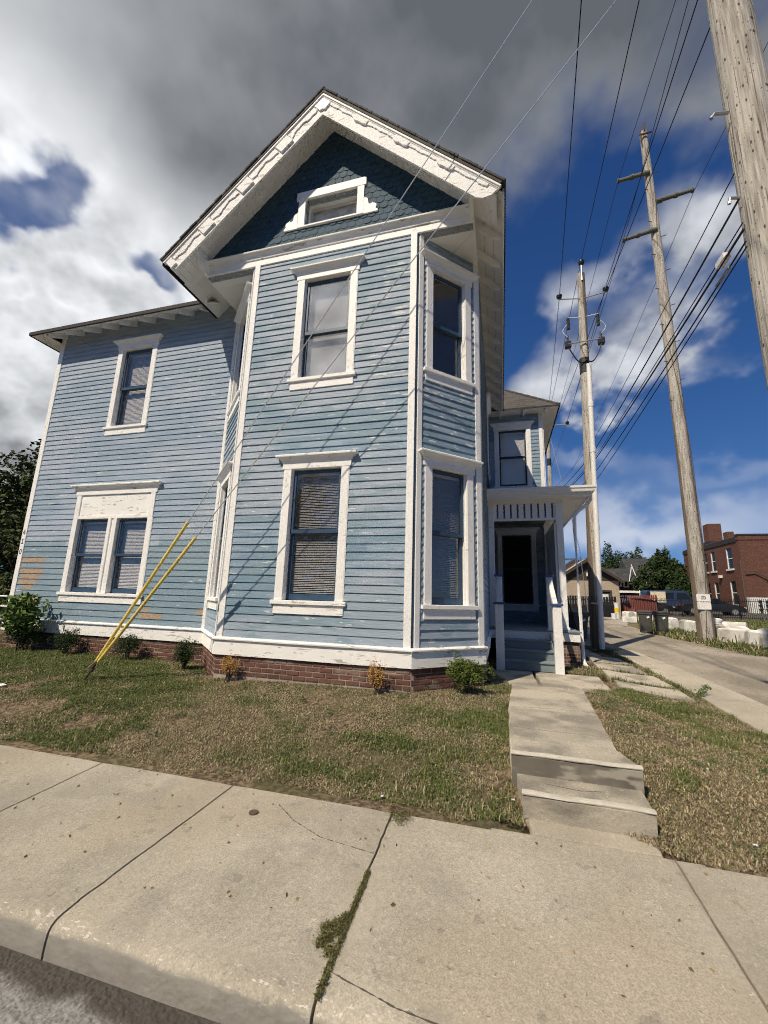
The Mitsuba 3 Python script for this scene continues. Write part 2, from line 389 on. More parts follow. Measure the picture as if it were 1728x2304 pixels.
M('mat_porcelain', base_color=(0.035, 0.035, 0.038), roughness=0.3)
M('mat_crossarm', base_color=(0.15, 0.155, 0.13), roughness=0.7)
M('mat_step', base_color=lambda p, n, uv: mix((0.150, 0.190, 0.215), (0.20, 0.245, 0.27), fbm(p.x*5, p.y*9, p.z*9)), roughness=0.55)
M('mat_blue', base_color=(0.045, 0.085, 0.26), roughness=0.45)
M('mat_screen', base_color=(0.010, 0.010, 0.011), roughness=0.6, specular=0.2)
M('mat_bin', base_color=lambda p, n, uv: mix((0.060, 0.062, 0.062), (0.085, 0.086, 0.084), fbm(p.x*6, p.y*6, p.z*6)), roughness=0.5)
M('mat_sign', base_color=(0.80, 0.79, 0.77), roughness=0.4)
M('mat_ink', base_color=(0.10, 0.10, 0.11), roughness=0.5)
M('mat_block', base_color=lambda p, n, uv: mix(mix((0.50, 0.49, 0.45), (0.74, 0.73, 0.70), smoothstep(0.25, 0.6, fbm(p.x*2, p.y*2, p.z*3, 3))), (0.20, 0.18, 0.14), smoothstep(0.60, 0.74, fbm(p.x*3+4, p.y*3, p.z*1.6, 4))*0.7), roughness=0.85)
M('mat_block_stained', base_color=lambda p, n, uv: mix((0.24, 0.22, 0.18), (0.44, 0.42, 0.37), smoothstep(0.3, 0.65, fbm(p.x*3, p.y*3, p.z*3, 4))), roughness=0.9)
M('mat_redwood', base_color=lambda p, n, uv: mix((0.145, 0.040, 0.030), (0.225, 0.068, 0.048), fbm(p.x*9, p.y*2, p.z*1.3)), roughness=0.75)
M('mat_iron', base_color=(0.015, 0.015, 0.016), roughness=0.45)
M('mat_tan', base_color=lambda p, n, uv: mix((0.37, 0.30, 0.225), (0.43, 0.355, 0.27), fbm(p.x*2, p.z*2, 1.0)), roughness=0.9)
M('mat_brown', base_color=lambda p, n, uv: mix((0.045, 0.036, 0.030), (0.062, 0.050, 0.042), fbm(p.x*2, p.z*14, 1.0)), roughness=0.8)
M('mat_tanroof', base_color=(0.33, 0.31, 0.27), roughness=0.9)
M('mat_charcoal', base_color=(0.032, 0.034, 0.037), roughness=0.8)
M('mat_slate', base_color=lambda p, n, uv: mix((0.035, 0.037, 0.040), (0.06, 0.062, 0.066), cell_rand(dr.floor(p.x*3), dr.floor(p.z*6))), roughness=0.9)


def c_farbrick(p, n, uv):
    h = dr.select(dr.abs(n.x) > 0.7, p.y, p.x)
    row = dr.floor(p.z/0.085)
    fx = h/0.24+0.5*(row-2*dr.floor(row*0.5))
    u = fx-dr.floor(fx); v = p.z/0.085-row
    r = cell_rand(dr.floor(fx), row)
    col = mix((0.085, 0.036, 0.027), (0.155, 0.068, 0.050), r*0.7+0.3*fbm(h*0.7, p.z*0.7, 1.0))
    return mix(col, (0.20, 0.155, 0.13), dr.select((u < 0.05) | (v < 0.13), 0.75, 0.0))


M('mat_far_brick', base_color=c_farbrick, roughness=0.9, specular=0.15)
M('mat_far_dark', base_color=(0.018, 0.022, 0.026), roughness=0.2)
M('mat_black_paint', base_color=(0.010, 0.010, 0.012), roughness=0.25, clearcoat=0.8)
M('mat_blue_paint', base_color=(0.02, 0.04, 0.10), roughness=0.3, clearcoat=0.6)
M('mat_cream', base_color=(0.66, 0.58, 0.42), roughness=0.5)
M('mat_tyre', base_color=(0.012, 0.012, 0.012), roughness=0.8)
M('mat_carglass', base_color=(0.012, 0.014, 0.016), roughness=0.08)
M('mat_red', base_color=(0.40, 0.02, 0.02), roughness=0.3)
M('mat_yellow', base_color=(0.75, 0.55, 0.03), roughness=0.5)
M('mat_bark', base_color=lambda p, n, uv: mix((0.035, 0.028, 0.022), (0.095, 0.078, 0.06), fbm(p.x*16, p.y*16, p.z*4)), roughness=0.95)
M('mat_box', base_color=(0.70, 0.70, 0.68), roughness=0.5)

# ------------------------------------------------------------------ the ground
def alley_z(y): return np.interp(y, [1.7, 2.2, 3.5, 6.3, 9, 15, 25, 45, 80, 700], [-1.75, -1.60, -1.60, -1.51, -1.43, -1.35, -1.33, -0.93, -0.75, -0.75])


def ground_z(x, y):
    x = np.asarray(x, float); y = np.asarray(y, float)
    zl = -1.600+0.215*sstep(3.42, 4.75, y)+(0.110-0.03*sstep(-1.0, 0.0, x))*sstep(4.3, 6.2, y)-0.055*sstep(-2.5, -5.5, x)*sstep(3.5, 5, y)
    zr = alley_z(y)
    t = sstep(1.1, 2.8, x)
    z = zl*(1-t)+zr*t
    far = sstep(16, 30, y)
    z = z*(1-far)+zr*far
    z = z+np.clip((x-8.5)*0.036, 0, 0.50)*sstep(14, 26, y)
    return np.where(y < 3.46, -1.80, z)


def axis_points(spans):
    out = []
    for a, b, n in spans: out.append(np.linspace(a, b, n, endpoint=False))
    return np.concatenate(out+[[spans[-1][1]]])


gx = axis_points([(-900, -60, 12), (-60, -14, 20), (-14, 5, 130), (5, 40, 70), (40, 900, 14)])
gy = axis_points([(-500, -20, 8), (-20, 3.44, 10), (3.44, 3.48, 2), (3.48, 9.5, 60), (9.5, 60, 90), (60, 1500, 16)])
X, Y = np.meshgrid(gx, gy, indexing='ij')
Z = ground_z(X, Y)
near = (X > -14) & (X < 6) & (Y > 3.5) & (Y < 12)
Z = Z+np.where(near, 0.035*(meshkit.fbm(np.stack([X*1.6, Y*1.6, 0*X], -1), 3, 4)-0.5), 0)
Z = np.where((X > 2.95) & (X < 9.0) & (Y > 3.5), Z-0.06, Z)
on_walk = (X > 0.0) & (X < 1.13) & (Y > 3.4) & (Y < 7.7)
Z = np.where(on_walk, np.minimum(Z, np.interp(Y, [3.4, 3.76, 3.80, 4.10, 4.14, 7.6], [-1.66, -1.66, -1.52, -1.52, -1.36, -1.38])), Z)
Z = np.where((X > -0.3) & (X < 1.80) & (Y > 7.3) & (Y < 9.3), np.minimum(Z, -1.42), Z)
Z = np.where((X > 1.75) & (X < 3.0) & (Y > 7.9), Z-0.03, Z)
nx, ny = X.shape
ii, jj = np.meshgrid(np.arange(nx-1), np.arange(ny-1), indexing='ij')
q = np.stack([ii*ny+jj, (ii+1)*ny+jj, (ii+1)*ny+jj+1, ii*ny+jj+1], -1).reshape(-1, 4)
ob('ground', (np.stack([X, Y, Z], -1).reshape(-1, 3), q), 'mat_soil', smooth=True, kind='structure')


def sheet(xs, ys, zf, jitter=0.0):
    X, Y = np.meshgrid(xs, ys, indexing='ij'); nx, ny = X.shape
    ii, jj = np.meshgrid(np.arange(nx-1), np.arange(ny-1), indexing='ij')
    q = np.stack([ii*ny+jj, (ii+1)*ny+jj, (ii+1)*ny+jj+1, ii*ny+jj+1], -1).reshape(-1, 4)
    return np.stack([X, Y, zf(X, Y)], -1).reshape(-1, 3), q


ob('street', sheet(np.linspace(-60, 60, 40), np.array([-14.0, -8, -4, 0, 1.2, 1.6, 1.895]), lambda x, y: -1.752-0.02*np.clip(1.85-y, 0, 3)), 'mat_road', kind='structure')

# alley paving with ragged edges
ya = np.concatenate([np.linspace(3.40, 20, 90), np.linspace(20.4, 42, 40)])
def alley_left(y): return 3.88+0.0*y
def alley_right(y): return np.interp(y, [3.4, 8, 15, 20, 24, 30, 38, 42], [8.3, 8.0, 7.3, 7.1, 6.9, 7.6, 9.4, 10.2])+0.22*(meshkit.noise(np.stack([y*1.7, 0*y, 0*y], -1), 2)-0.5)
aw = np.linspace(0, 1, 26)
AX = alley_left(ya)[:, None]*(1-aw)+alley_right(ya)[:, None]*aw; AY = np.repeat(ya[:, None], 26, 1)
AX[ya > 13.6] = (np.interp(ya, [13.6, 17, 42], [3.88, 1.5, 1.5])[ya > 13.6])[:, None]*(1-aw)+alley_right(ya)[ya > 13.6][:, None]*aw
AZ = alley_z(AY)+np.clip((AX-8.5)*0.036, 0, .5)*sstep(14, 26, AY)+0.012*(meshkit.fbm(np.stack([AX, AY, 0*AX], -1), 3, 8)-0.5)+0.004
n0, n1_ = AX.shape
ii, jj = np.meshgrid(np.arange(n0-1), np.arange(n1_-1), indexing='ij')
q = np.stack([ii*n1_+jj, ii*n1_+jj+1, (ii+1)*n1_+jj+1, (ii+1)*n1_+jj], -1).reshape(-1, 4)
ob('alley', (np.stack([AX, AY, AZ], -1).reshape(-1, 3), q), 'mat_alley', smooth=True, kind='structure')

# concrete strip along the alley, cast in lengths
strip = thing('alley_kerb_strip', kind='structure')
yb = [3.42, 5.2, 8.3, 11.4, 14.6]
for a, b in zip(yb[:-1], yb[1:]):
    ys = np.linspace(a+0.008, b-0.008, 8); rings = []
    for y in ys:
        w0 = 3.02+0.025*(meshkit.noise(np.array([y*2.3, 0, 0]), 5)-0.5)+0.010*(y-3.4); w1 = 3.86
        if y > 12.5: w1 -= 0.05*(y-12.5)
        z = float(alley_z(y))+0.018
        rings.append(np.array([[w0, y, z-0.25], [w0, y, z-0.012], [w0+0.015, y, z], [w1-0.012, y, z+0.002], [w1, y, z-0.006], [w1, y, z-0.25]]))
    ob('slab', loft(rings), 'mat_concrete', strip)

# sidewalk cast with its kerb, one slab between joints
walk = thing('sidewalk', kind='structure')
def jx(k, y):
    far = {-6: -12.4, -5: -10.9, -4: -9.45, -3: -8.0, -2: -6.55, -1: -5.12, 0: -3.67, 1: -2.242, 2: -0.845, 3: 1.036, 4: 2.70, 5: 4.4, 6: 6.6}[k]
    nearx = {0: -3.45, 1: -2.165, 2: -0.765, 3: 0.985, 4: 2.66}.get(k, far+0.05)
    return far+(nearx-far)*(3.5-y)/1.75
prof = [(3.492, -1.72), (3.492, -1.604), (3.484, -1.600)]+[(y, -1.6) for y in np.linspace(3.4, 2.1, 18)]+[(2.045, -1.600), (2.035, -1.604), (2.025, -1.603), (1.955, -1.607), (1.922, -1.613), (1.900, -1.625), (1.886, -1.645), (1.880, -1.68), (1.877, -1.72), (1.875, -1.80)]
for k in range(-6, 6):
    rings = []
    for t in np.linspace(0, 1, 9):
        r = []
        for i, (y, z) in enumerate(prof):
            g = 0.007
            x = jx(k, y)+g+(jx(k+1, y)-2*g-jx(k, y))*t+(0.007*(meshkit.noise(np.array([y*11, k+t, 3.0]), 9)-0.5) if t in (0, 1) else 0)
            dz = -0.004 if t in (0, 1) else 0.0
            wob = 0.010*(meshkit.noise(np.array([x*3.1, y, 2.0]), 6)-0.5) if i < 3 else (0.008*(meshkit.noise(np.array([x*2.2, 1.0, i*0.3]), 7)-0.5) if y < 2.0 else 0)
            r.append([x, y+wob, z+dz])
        rings.append(np.array(r))
    v, f = loft(rings)
    ob('slab', (v, f[:, ::-1]), 'mat_concrete', walk, smooth=28)
ob('joint_dirt', sheet(np.linspace(-12.4, 6.6, 30), np.array([1.94, 2.6, 3.49]), lambda x, y: -1.632-0.05*(y < 2)), 'mat_dirt', walk)


def slab_poly(poly, ztop, thick=0.16, bevel=0.014, rough=0.012, seed=1, n=14):
    """An irregular paving slab: outline densified and roughened, top edge worn round."""
    P = np.array(poly, float); pts = []
    for a, b in zip(P, np.roll(P, -1, 0)):
        m = max(2, int(np.linalg.norm(b-a)/0.11))
        pts += [a+(b-a)*t for t in np.arange(m)/m]
    pts = np.array(pts)
    nn = meshkit.noise(np.column_stack([pts*9, np.full(len(pts), seed)]), seed)-0.5
    c = pts.mean(0); d = pts-c; d /= np.linalg.norm(d, axis=1, keepdims=True)
    pts = pts+d*(nn*2*rough)[:, None]
    def ring(inset, dz):
        xy = pts-d*inset
        return np.column_stack([xy, np.array([ztop(x, y) for x, y in xy])+dz])
    rings = [ring(0, -thick), ring(0, -bevel*1.1), ring(bevel*0.35, -bevel*0.35), ring(bevel, -0.001), ring(bevel*1.6, 0)]
    k = len(pts); v = np.vstack(rings+[[[c[0], c[1], ztop(*c)]]]); f = []
    for a in range(4):
        for j in range(k):
            f += [[a*k+j, a*k+(j+1) % k, (a+1)*k+(j+1) % k], [a*k+j, (a+1)*k+(j+1) % k, (a+1)*k+j]]
    for j in range(k): f.append([4*k+j, 4*k+(j+1) % k, 5*k])
    return v, np.array(f)


path = thing('front_walk', kind='structure')
ob('slab', slab_poly([(0.17, 3.50), (0.98, 3.50), (1.0, 3.75), (0.14, 3.75)], lambda x, y: -1.598+0.03*(y-3.5), seed=2), 'mat_concrete', path)
def riser_piece(x0, x1, y, z0, z1, mat, d=0.02, seed=1, nm='riser', slope=0.0):
    xs = np.linspace(x0, x1, 12); rings = []
    for x in xs:
        e = 0.012*(meshkit.noise(np.array([x*9, seed, 0.0]), seed)-0.5); yy = y+e+slope*(x-x0)
        e2 = 0.010*(meshkit.noise(np.array([x*13, seed, 5.0]), seed)-0.5)
        rings.append(np.array([[x, yy, z0], [x, yy-0.004, z1+e2-0.012], [x, yy+0.012, z1+e2], [x, yy+0.05, z1+e2], [x, yy+0.05, z0]]))
    ob(nm, loft(rings), mat, path)
ob('step', slab_poly([(0.125, 3.745), (1.0, 3.73), (1.03, 4.16), (0.07, 4.16)], lambda x, y: -1.418+0.02*(y-3.7), 0.24, 0.010, 0.006, 3), 'mat_old_concrete', path)
riser_piece(0.115, 1.005, 3.695, -1.66, -1.430, 'mat_old_concrete', seed=3, slope=-0.015)
riser_piece(0.112, 1.008, 3.688, -1.432, -1.413, 'mat_worn_concrete', seed=4, nm='nosing', slope=-0.015)
ob('step', slab_poly([(0.045, 4.085), (1.025, 4.07), (0.945, 4.40), (0.04, 4.42)], lambda x, y: -1.250+0.004*(y-4.4), 0.30, 0.010, 0.006, 4), 'mat_old_concrete', path)
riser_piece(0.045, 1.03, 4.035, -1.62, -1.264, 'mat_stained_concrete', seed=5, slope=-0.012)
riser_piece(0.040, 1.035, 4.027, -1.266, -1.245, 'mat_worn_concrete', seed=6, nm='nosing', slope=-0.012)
ob('slab', slab_poly([(0.04, 4.435), (0.94, 4.415), (1.07, 6.0), (1.17, 7.52), (0.13, 7.42), (0.05, 5.8)], lambda x, y: -1.250-0.013*(y-4.4), 0.2, 0.016, 0.018, 5), 'mat_old_concrete', path)
ob('slab', slab_poly([(0.60, 7.53), (1.62, 7.63), (1.72, 9.10), (0.58, 9.12)], lambda x, y: -1.305-0.020*(y-7.6), 0.2, 0.018, 0.016, 6), 'mat_old_concrete', path)
ob('slab', slab_poly([(-0.20, 7.46), (0.55, 7.51), (0.54, 9.15), (-0.24, 9.2)], lambda x, y: -1.307-0.020*(y-7.6), 0.2, 0.018, 0.016, 7), 'mat_old_concrete', path)
flag = thing('flagstone_path', kind='structure')
for i, pl in enumerate([[(1.86, 8.1), (2.86, 8.0), (2.9, 8.75), (1.92, 8.85)], [(1.90, 8.98), (2.92, 8.90), (2.90, 10.0), (1.98, 10.05)], [(1.95, 10.2), (2.88, 10.15), (2.85, 11.2), (2.02, 11.2)],
                        [(2.05, 11.35), (2.9, 11.32), (2.85, 12.5), (2.1, 12.5)], [(1.75, 12.7), (2.5, 12.65), (2.4, 13.9), (1.8, 13.9)]]):
    ob('flagstone', slab_poly(pl, lambda x, y: float(ground_z(x, y))+0.035, 0.12, 0.016, 0.025, 11+i), 'mat_old_concrete', flag)
ob('water_shutoff_cover', trimesh.creation.cylinder(0.035, 0.014, sections=18, transform=trimesh.transformations.translation_matrix([-1.82, 3.11, -1.597])), 'mat_rust', label='small round iron cover set in the sidewalk slab', category='cover')

# ------------------------------------------------------------------ the house
house = thing('house', 'two storey blue clapboard house with white trim, scalloped gable and canted bay front', 'house')
FF = Frame(0, 6.0, 1, 0)                # bay front; u = x
FW = Frame(0, 7.1, 1, 0)                # left wing front; u = x
CH = 1.338
FR = Frame(-1.245, 6.0, 1, 1)           # right canted side, u 0..CH
FL = Frame(-4.43-0.95*1.16, 6.0+0.95*1.16, 1, -1)   # left canted side, u from the wing corner
CHL = math.hypot(0.95*1.16, 0.95*1.16)
FS = Frame(-0.30, 0.0, 0, 1)            # long right side, u = y
FB = Frame(0, 13.8, 1, 0)               # rear wing front, u = x
FE = Frame(1.44, 0.0, 0, 1)             # rear wing side
WALL_Z0, WALL_Z1 = -0.95, 6.40
n_clap = [0]


def wall(name, fr, u0, u1, z0, z1, wins, clap=True, row_z1=None, label=None, cu0=None, cu1=None, stuff=False):
    """Sheathing with window openings, and lapped boards fitted round the casings."""
    p = sbox(u0, z0, u1, z1)
    for w in wins: p = p.difference(sbox(w['a']-0.02, w['zs']-0.06, w['b']+0.02, w['zh']+0.02))
    key = ob(name, fprism(fr, p, -0.13, 0.0), 'mat_interior' if not clap else 'mat_clapboard', house, label=label)
    if not clap: return key
    row_z1 = row_z1 or z1; cu0 = u0 if cu0 is None else cu0; cu1 = u1 if cu1 is None else cu1
    rows = int(math.ceil((row_z1-Z0)/EXPO)); bulk = MB()
    for r in range(rows):
        za = Z0+r*EXPO; zb = min(za+EXPO+0.012, row_z1)
        zc = za+EXPO*0.5
        spans = [(cu0, cu1)]
        for w in wins:
            lo, hi, zlo, zhi = w['a']-0.125, w['b']+0.125, w['zs']-0.22, w['zh']+0.20
            if zlo+0.01 < zc < zhi:
                nx_ = []
                for a, b in spans:
                    if hi <= a or lo >= b: nx_.append((a, b)); continue
                    if lo-a > 0.02: nx_.append((a, lo))
                    if b-hi > 0.02: nx_.append((hi, b))
                spans = nx_
        for a, b in spans:
            cuts = [a, b]
            if b-a > 3.3 and not stuff:
                cuts = [a, a+(b-a)*rng.uniform(0.25, 0.75), b]
            for c0, c1 in zip(cuts[:-1], cuts[1:]):
                m = max(2, min(7, int((c1-c0)/0.55)+1)); us = np.linspace(c0+0.001, c1-0.001, m)
                o1, o2 = rng.normal(0, 0.0016, m), rng.normal(0, 0.0018, m)
                o1[[0, -1]] *= 0.5
                rings = [fr.w([[u, 0.001, za+e1], [u, 0.0265+e2, za+e1], [u, 0.006+e2*0.4, zb], [u, 0.001, zb]]) for u, e1, e2 in zip(us, o1, o2)]
                v, f = loft(rings)
                if stuff or n_clap[0] >= 298: bulk.add(v, f)
                else:
                    n_clap[0] += 1
                    ob('clapboard', (v, f), 'mat_clapboard', key)
    if bulk.v: ob('clapboards', bulk.mesh(), 'mat_clapboard', key, kind='stuff')
    return key


def crown_mesh(fr, a, b, z, s=1.0):
    """Cove-moulded window cap with mitred returns."""
    out = []
    for dz, du, d in [(0, 0.0, 0.040), (0.018, 0.004, 0.044), (0.022, 0.012, 0.054), (0.045, 0.020, 0.060), (0.075, 0.045, 0.083), (0.098, 0.080, 0.112), (0.104, 0.088, 0.118), (0.106, 0.104, 0.134), (0.128, 0.106, 0.136), (0.143, 0.098, 0.122)]:
        out.append(fr.w([[a-du*s, 0.0, z+dz], [a-du*s, d, z+dz], [b+du*s, d, z+dz], [b+du*s, 0.0, z+dz]]))
    v, f = loft(out); return v, f[:, ::-1]


def window(fr, w, label=None, blind=None, dark=False, sash_mat='mat_sash', name='window', mull=None, glass='mat_glass'):
    a, b, zs, zh = w['a'], w['b'], w['zs'], w['zh']
    k = thing(f'{house}__{name}', label)
    W = 'mat_white'
    for c0, c1 in ((a-0.128, a), (b, b+0.128)):
        m = MB().add(*fr.box(c0, c1, 0.0, 0.036, zs-0.005, zh+0.005, 0.003))
        outer = c0 if c0 < a else c1
        s_ = 1 if c0 < a else -1
        m.add(*fr.box(min(outer-0.012*s_, outer+0.008*s_), max(outer-0.012*s_, outer+0.008*s_), 0.0, 0.030, zs-0.005, zh+0.003))
        ob('casing', m.mesh(), W, k)
    if w.get('head', True):
        ob('head_board', MB().add(*fr.box(a-0.165, b+0.165, 0.0, 0.042, zh+0.004, zh+0.094, 0.003)).mesh(), W, k)
        ob('crown', crown_mesh(fr, a-0.165, b+0.165, zh+0.092), W, k)
    ob('sill', MB().add(*fr.box(a-0.185, b+0.185, -0.10, 0.072, zs-0.072, zs-0.008, 0.006)).mesh(), 'mat_peeling_white' if w.get('worn') else W, k)
    ob('apron', MB().add(*fr.box(a-0.142, b+0.142, 0.0, 0.036, zs-0.215, zs-0.074, 0.003)).mesh(), 'mat_peeling_white' if w.get('worn') else W, k)
    j = MB()
    for u0, u1, z0, z1 in ((a-0.02, a, zs-0.01, zh), (b, b+0.02, zs-0.01, zh), (a-0.02, b+0.02, zh, zh+0.02)):
        j.add(*fr.box(u0, u1, -0.15, 0.002, z0, z1))
    for u0, u1 in ((a, a+0.014), (b-0.014, b)):
        j.add(*fr.box(u0, u1, -0.045, -0.025, zs, zh))
    ob('jamb', j.mesh(), W, k)
    zm = w.get('zm', (zs+zh)/2)
    bays = [(a, b)] if mull is None else [(a, mull[0]), (mull[1], b)]
    if mull:
        m = MB().add(*fr.box(mull[0]-0.0, mull[0]+0.085, -0.15, 0.030, zs-0.006, zh+0.002, 0.003)).add(*fr.box(mull[1]-0.085, mull[1], -0.15, 0.030, zs-0.006, zh+0.002, 0.003)).add(*fr.box(mull[0]+0.08, mull[1]-0.08, -0.15, 0.004, zs-0.006, zh+0.002))
        ob('mullion', m.mesh(), W, k)
    for a_, b_ in bays:
        for (s0, s1, dd, bot, top) in ((zm-0.005, zh-0.01, -0.046, 0.060, 0.05), (zs-0.002, zm+0.035, -0.092, 0.095, 0.04)):
            x0, x1 = a_+0.015, b_-0.015; st = 0.048
            p = sbox(x0, s0, x1, s1).difference(sbox(x0+st, s0+bot, x1-st, s1-top))
            ob('sash', fprism(fr, p, dd-0.036, dd), sash_mat, k)
            ob('pane', (fr.w([[x0+st-.004, dd-0.02, s0+bot-.004], [x1-st+.004, dd-0.02, s0+bot-.004], [x1-st+.004, dd-0.02, s1-top+.004], [x0+st-.004, dd-0.02, s1-top+.004]]), np.array([[0, 3, 2], [0, 2, 1]])), glass, k)
        if blind:
            gap, tilt, mat_b, dep = blind
            bm = MB(); z = zs+0.06
            while z < zh-0.10:
                dz = 0.5*0.036*math.sin(tilt); dd_ = 0.5*0.036*math.cos(tilt)
                e = rng.normal(0, 0.0012)
                v = fr.w([[a_+0.03, dep+dd_, z-dz+e], [b_-0.03, dep+dd_, z-dz+e], [b_-0.03, dep-dd_, z+dz+e], [a_+0.03, dep-dd_, z+dz+e]])
                bm.add(np.vstack([v, v+[0, 0, 0.0012]]), BOXF)
                z += gap
            bm.add(*fr.box(a_+0.025, b_-0.025, dep-0.02, dep+0.02, zh-0.08, zh-0.04))
            ob('blind', bm.mesh(), mat_b, k, kind='stuff')
        if dark:
            ob('screen', MB().add(*fr.box(a_+0.01, b_-0.01, -0.034, -0.026, zs, zh-0.005)).mesh(), 'mat_screen', k)
            ob('screen_frame', fprism(fr, sbox(a_+0.008, zs, b_-0.008, zh-0.004).difference(sbox(a_+0.045, zs+0.05, b_-0.045, zm-0.02)).difference(sbox(a_+0.045, zm+0.02, b_-0.045, zh-0.045)), -0.026, -0.012), 'mat_dark_sash', k)
    return k


wF_lo = dict(a=-3.312, b=-2.425, zs=-0.075, zh=2.045, zm=0.985, worn=True)
wF_up = dict(a=-3.338, b=-2.443, zs=3.705, zh=5.690, zm=4.600)
wW_lo = dict(a=-9.225, b=-7.27, zs=-0.075, zh=1.535, zm=0.715, worn=True, head=False)
wW_lo_hole = dict(a=-9.225, b=-7.27, zs=-0.075, zh=2.085)
wW_up = dict(a=-8.735, b=-7.845, zs=3.735, zh=5.725, zm=4.70)
wR_lo = dict(a=0.325, b=1.025, zs=-0.075, zh=2.035, zm=0.985)
wR_up = dict(a=0.318, b=1.025, zs=3.705, zh=5.640, zm=4.600)
cl = CHL/2
wL_lo = dict(a=cl-0.42, b=cl+0.42, zs=-0.075, zh=2.045, zm=0.985)
wL_up = dict(a=cl-0.42, b=cl+0.42, zs=3.705, zh=5.690, zm=4.600)
wB_lo = dict(a=0.055, b=0.945, zs=-0.065, zh=2.075)
wB_up = dict(a=0.030, b=0.925, zs=3.70, zh=5.66, zm=4.69)
wS_up = dict(a=11.7, b=12.5, zs=3.70, zh=5.66)
wS_lo = dict(a=11.4, b=12.2, zs=-0.07, zh=2.05)

TOP = 6.215
wall('front_wall', FF, -4.43, -1.245, WALL_Z0, TOP+0.05, [wF_lo, wF_up], row_z1=TOP, cu0=-4.43+0.112, cu1=-1.245-0.112)
wall('wing_wall', FW, -10.86, -5.548, WALL_Z0, 6.42, [wW_lo_hole, wW_up], row_z1=6.40, cu0=-10.86+0.138, cu1=-5.555)
wall('right_bay_wall', FR, 0, CH, WALL_Z0, TOP+0.03, [wR_lo, wR_up], row_z1=TOP, cu0=0.118, cu1=CH-0.108)
wall('left_bay_wall', FL, 0, CHL, WALL_Z0, TOP+0.03, [wL_lo, wL_up], row_z1=TOP, cu0=0.06, cu1=CHL-0.10, stuff=True)
wall('side_wall', FS, 6.95, 13.8, WALL_Z0, 6.40, [wS_lo, wS_up], row_z1=6.40, cu0=7.03, cu1=13.79, stuff=True)
wall('rear_wing_wall', FB, -0.30, 1.44, -1.3, 6.30, [wB_lo, wB_up], row_z1=6.28, cu0=-0.27, cu1=1.325, stuff=True)
wall('rear_side_wall', FE, 13.8, 22.0, -1.3, 6.30, [], row_z1=6.28, cu0=13.9, cu1=22, stuff=True)
shell = MB()
shell.box(-10.86, -10.73, 7.1, 14.0, -0.95, 6.4); shell.box(-10.86, 1.4, 21.9, 22.0, -1.3, 6.4); shell.box(-10.86, -5.0, 13.9, 14.0, -1.3, 6.4)
ob('hidden_wall', shell.mesh(), 'mat_clapboard', house)
inn = MB()
inn.box(-10.7, -5.6, 7.3, 13.85, 2.55, 2.75); inn.box(-5.6, -0.45, 7.3, 13.9, 2.55, 2.75); inn.box(-4.2, -1.4, 6.2, 7.3, 2.55, 2.75); inn.box(-10.7, -0.45, 7.3, 13.9, 6.22, 6.26); inn.box(-4.2, -1.4, 6.15, 7.3, 6.22, 6.26)
inn.box(-10.7, -0.45, 10.6, 10.7, -0.9, 6.2); inn.box(-5.7, -5.6, 7.3, 10.6, -0.9, 6.2); inn.box(-10.7, -0.45, 7.3, 10.6, -0.75, -0.70); inn.box(-4.2, -1.4, 6.2, 7.3, -0.75, -0.70)
inn.box(-0.2, 1.3, 15.5, 15.6, -1, 6.2); inn.box(-0.2, 1.3, 14.0, 15.5, 2.55, 2.75)
ob('interior_partition', inn.mesh(), 'mat_interior', house)

BL1 = (0.0215, 0.55, 'mat_blind', -0.165)
window(FF, wF_lo, 'front ground floor window of the bay with lowered blinds', blind=(0.0275, 0.42, 'mat_blind', -0.165))
window(FF, wF_up, 'front upper window of the bay reflecting clouds', glass='mat_boosted_glass')
ob('roller_shade', MB().add(*FF.box(-3.30, -2.48, -0.205, -0.20, 3.74, 5.66)).mesh(), 'mat_pale_sheet', f'{house}__window_001')  # added sheet behind the panes, lifts the brightness of the cloud reflection
kW = window(FW, wW_lo, 'double window with white boarded transom on the wing', blind=(0.031, 0.85, 'mat_blind', -0.185), mull=(-8.345, -8.10))
v, f = fprism(FW, sbox(-9.225, 1.60, -7.27, 2.085), -0.06, 0.010); ob('transom_panel', (v, f), 'mat_peeling_white', kW)
ob('transom_rail', MB().add(*FW.box(-9.225, -7.27, -0.10, 0.026, 1.537, 1.603, 0.003)).mesh(), 'mat_peeling_white', kW)
for c0, c1 in ((-9.353, -9.225), (-7.27, -7.142)): ob('casing', MB().add(*FW.box(c0, c1, 0, 0.036, 1.541, 2.090, 0.003)).mesh(), 'mat_white', kW)
ob('head_board', MB().add(*FW.box(-9.39, -7.105, 0, 0.042, 2.090, 2.180, 0.003)).mesh(), 'mat_white', kW)
ob('crown', crown_mesh(FW, -9.39, -7.105, 2.178), 'mat_peeling_white', kW)
window(FW, wW_up, 'upper window of the wing under the eaves', blind=(0.032, 1.1, 'mat_blind', -0.20))
window(FR, wR_lo, 'ground floor window on the right canted side with blinds', blind=(0.0275, 0.42, 'mat_blind', -0.165))
window(FR, wR_up, 'upper window on the right canted side without blinds')
window(FL, wL_lo); window(FL, wL_up)
window(FB, wB_lo, 'dark porch window with a black screen', dark=True, sash_mat='mat_dark_sash')
window(FB, wB_up, 'upper window over the porch roof', sash_mat='mat_dark_sash', blind=(0.034, 1.2, 'mat_blind', -0.20))
window(FS, wS_lo); window(FS, wS_up)

